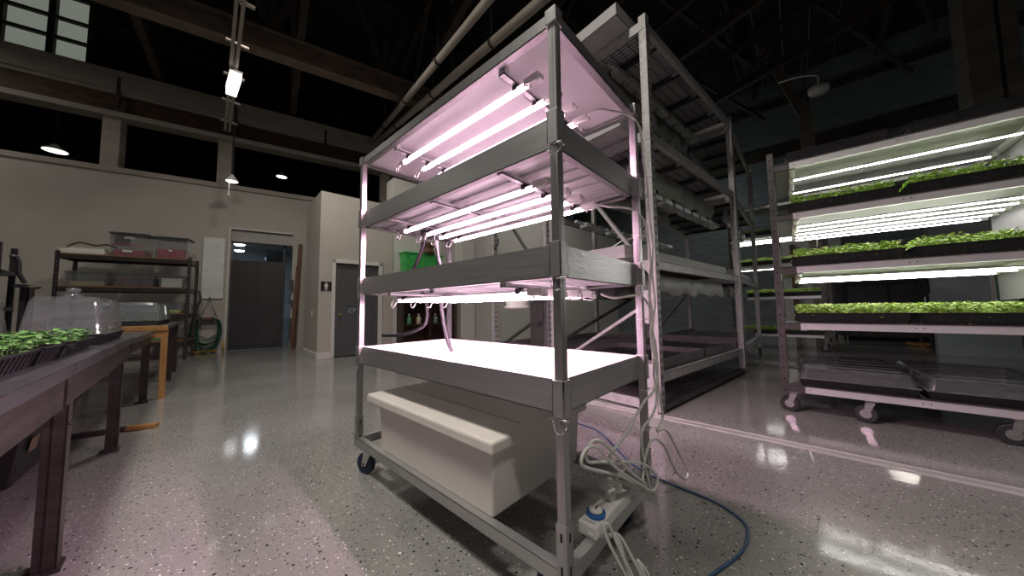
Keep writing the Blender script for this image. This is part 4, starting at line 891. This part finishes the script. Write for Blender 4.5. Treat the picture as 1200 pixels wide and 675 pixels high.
MB().tube([(.05,-.15,.86),(.03,0,1.33),(.05,.15,.86)],.008,6).cyl((0,0,1.28),(.05,0,1.36),.012,n=8).build('hanging_cord', DKST, hs)
MB().box(0,.12,-.25,.16,.04,.075).cyl((.05,.30,.05),(.05,.30,.28),.02,n=8).build('hose_end', YELLOW, hs)
tag(MB().tube(spline([(0,0,.95),(.02,.03,.75),(0,-.02,.5),(.02,.02,.3),(0,.03,.12)]),.025,6).build('hanging_chain', DKST, loc=W(WO,WR,.35,-.47,.55)), 'dark chain hanging beside the right post of the bin shelf', 'chain')
# brown ladder rack beside the doorway
t = thing('timber_stack','tall reddish brown timber leaning in the doorway against the restroom block','timber', W(WO,WR,.02,1.42,0), WR)
MB().bar((.14,-.02,0),(.09,.06,2.85),.10,.10).bar((.32,-.06,0),(.22,.02,2.2),.10,.08).build('plank', BROWNW, t)
MB().box(.05,.15,-.14,-.07,.3,.8).box(.05,.15,-.16,-.07,1.2,1.3).box(.05,.15,-.16,-.07,1.6,1.85).build('hardware', DKST, t)
tag(MB().box(-.3,.3,-.25,.25,1.5,1.56).box(-.25,.25,-.2,.2,1.56,2.2).box(-.15,.15,-.3,-.25,1.7,2.0).build('backroom_machine', BLUEW, loc=W(WO,WR,-2.2,.75,.75)), 'pale bulky machine in the room seen above the dark sliding door', 'machine').rotation_euler = (0,0,WR)

# ------------------------------------------------------------------ bookcase with bottles, green bin
def bp(x, y, z): return W(BO,BR,x,y,z)
bc = thing('bookcase','dark wooden bookcase of bottles against the white wall, seen through the pink rack','bookcase', bp(.0,2.35,0), BR)
MB().box(0,.36,-.70,-.67,0,1.80).box(0,.36,.67,.70,0,1.80).box(0,.36,-.02,.02,0,1.80).box(0,.02,-.7,.7,0,1.8).box(0,.37,-.71,.71,1.78,1.82).build('carcass', CASEW, bc)
for z in (.08,.62,1.16,1.48): MB().box(.02,.35,-.69,.69,z,z+.025).build('shelf_board', CASEW, bc)
GB = [mat('green label bottle',(.08,.25,.13),.4), mat('cream label bottle',(.42,.37,.24),.4), mat('blue grey bottle',(.16,.22,.24),.4)]
k = 0
for z, yy in ((1.185,(-.55,-.38,-.2,.15,.32,.50)),(.645,(-.5,-.25,.2,.45)),(1.505,(-.52,-.30,.18,.42))):
    for y in yy:
        t = thing('bottle', '%s bottle on the %s board of the dark bookcase, %s from its left' % (['green labelled','cream labelled','blue grey'][k % 3], {1.185:'middle',.645:'lower',1.505:'upper'}[z], ['first','second','third','fourth','fifth','sixth'][yy.index(y)]), 'bottle', bp(.24,2.35+y,z), BR, 'bottles in the dark bookcase')
        hh = .15 if z != 1.185 else .17
        MB().lathe([(.0,0),(.05,0),(.055,.01),(.055,hh),(.02,hh+.04),(.018,hh+.07)], (0,0,0), 14).build('bottle_body', GB[k % 3], t); MB().lathe([(.021,hh+.068),(.021,hh+.10),(0,hh+.10)], (0,0,0), 10).build('cap', PAPER, t); k += 1
t = thing('green_bin','bright green plastic bin on top of the dark bookcase','bin', bp(.18,2.15,1.82), BR)
MB().frustum(-.16,.16,-.46,.55,0,.55,.03).box(-.18,.18,-.48,.57,.53,.57).build('bin_body', GREENB, t, bevel=.012)
t = thing('brown_hopper','dark brown waisted pot standing before the green bin on the bookcase','pot', bp(.30,2.30,2.12), BR)
t.location = bp(.28,2.32,2.39)
MB().lathe([(.17,0),(.18,.03),(.13,.11),(.14,.16),(.19,.24),(.19,.28),(.17,.28)], (0,0,0), 8).build('pot_body', BROWNW, t)

# ------------------------------------------------------------------ camera, view
cam = bpy.data.cameras.new('camera'); co = bpy.data.objects.new('camera', cam); C.objects.link(co); sc.camera = co
yw, pt, rl = R(-42.24), R(3.7986), R(-.6913)
F = Vector((math.sin(yw)*math.cos(pt), math.cos(yw)*math.cos(pt), math.sin(pt))); ri = Vector((math.cos(yw),-math.sin(yw),0)); up = ri.cross(F)
r2 = ri*math.cos(rl)+up*math.sin(rl); u2 = -ri*math.sin(rl)+up*math.cos(rl)
M = Matrix((r2,u2,-F)).transposed().to_4x4(); M.translation = Vector((.5434,-.82654,.988)); co.matrix_world = M
cam.sensor_width = 36; cam.lens = 368.98*36/1200; cam.clip_start = .01; cam.clip_end = 100
w = bpy.data.worlds.new('world'); sc.world = w; w.use_nodes = True
bg = w.node_tree.nodes['Background']; bg.inputs[0].default_value = (.8,.85,1,1); bg.inputs[1].default_value = .012
sc.view_settings.view_transform = 'Standard'; sc.view_settings.look = 'None'; sc.view_settings.gamma = 1; sc.view_settings.use_curve_mapping = False
sc.view_settings.exposure = 0
sc.cycles.use_denoising = True; sc.cycles.max_bounces = 10; sc.cycles.transparent_max_bounces = 16; sc.cycles.sample_clamp_indirect = 6
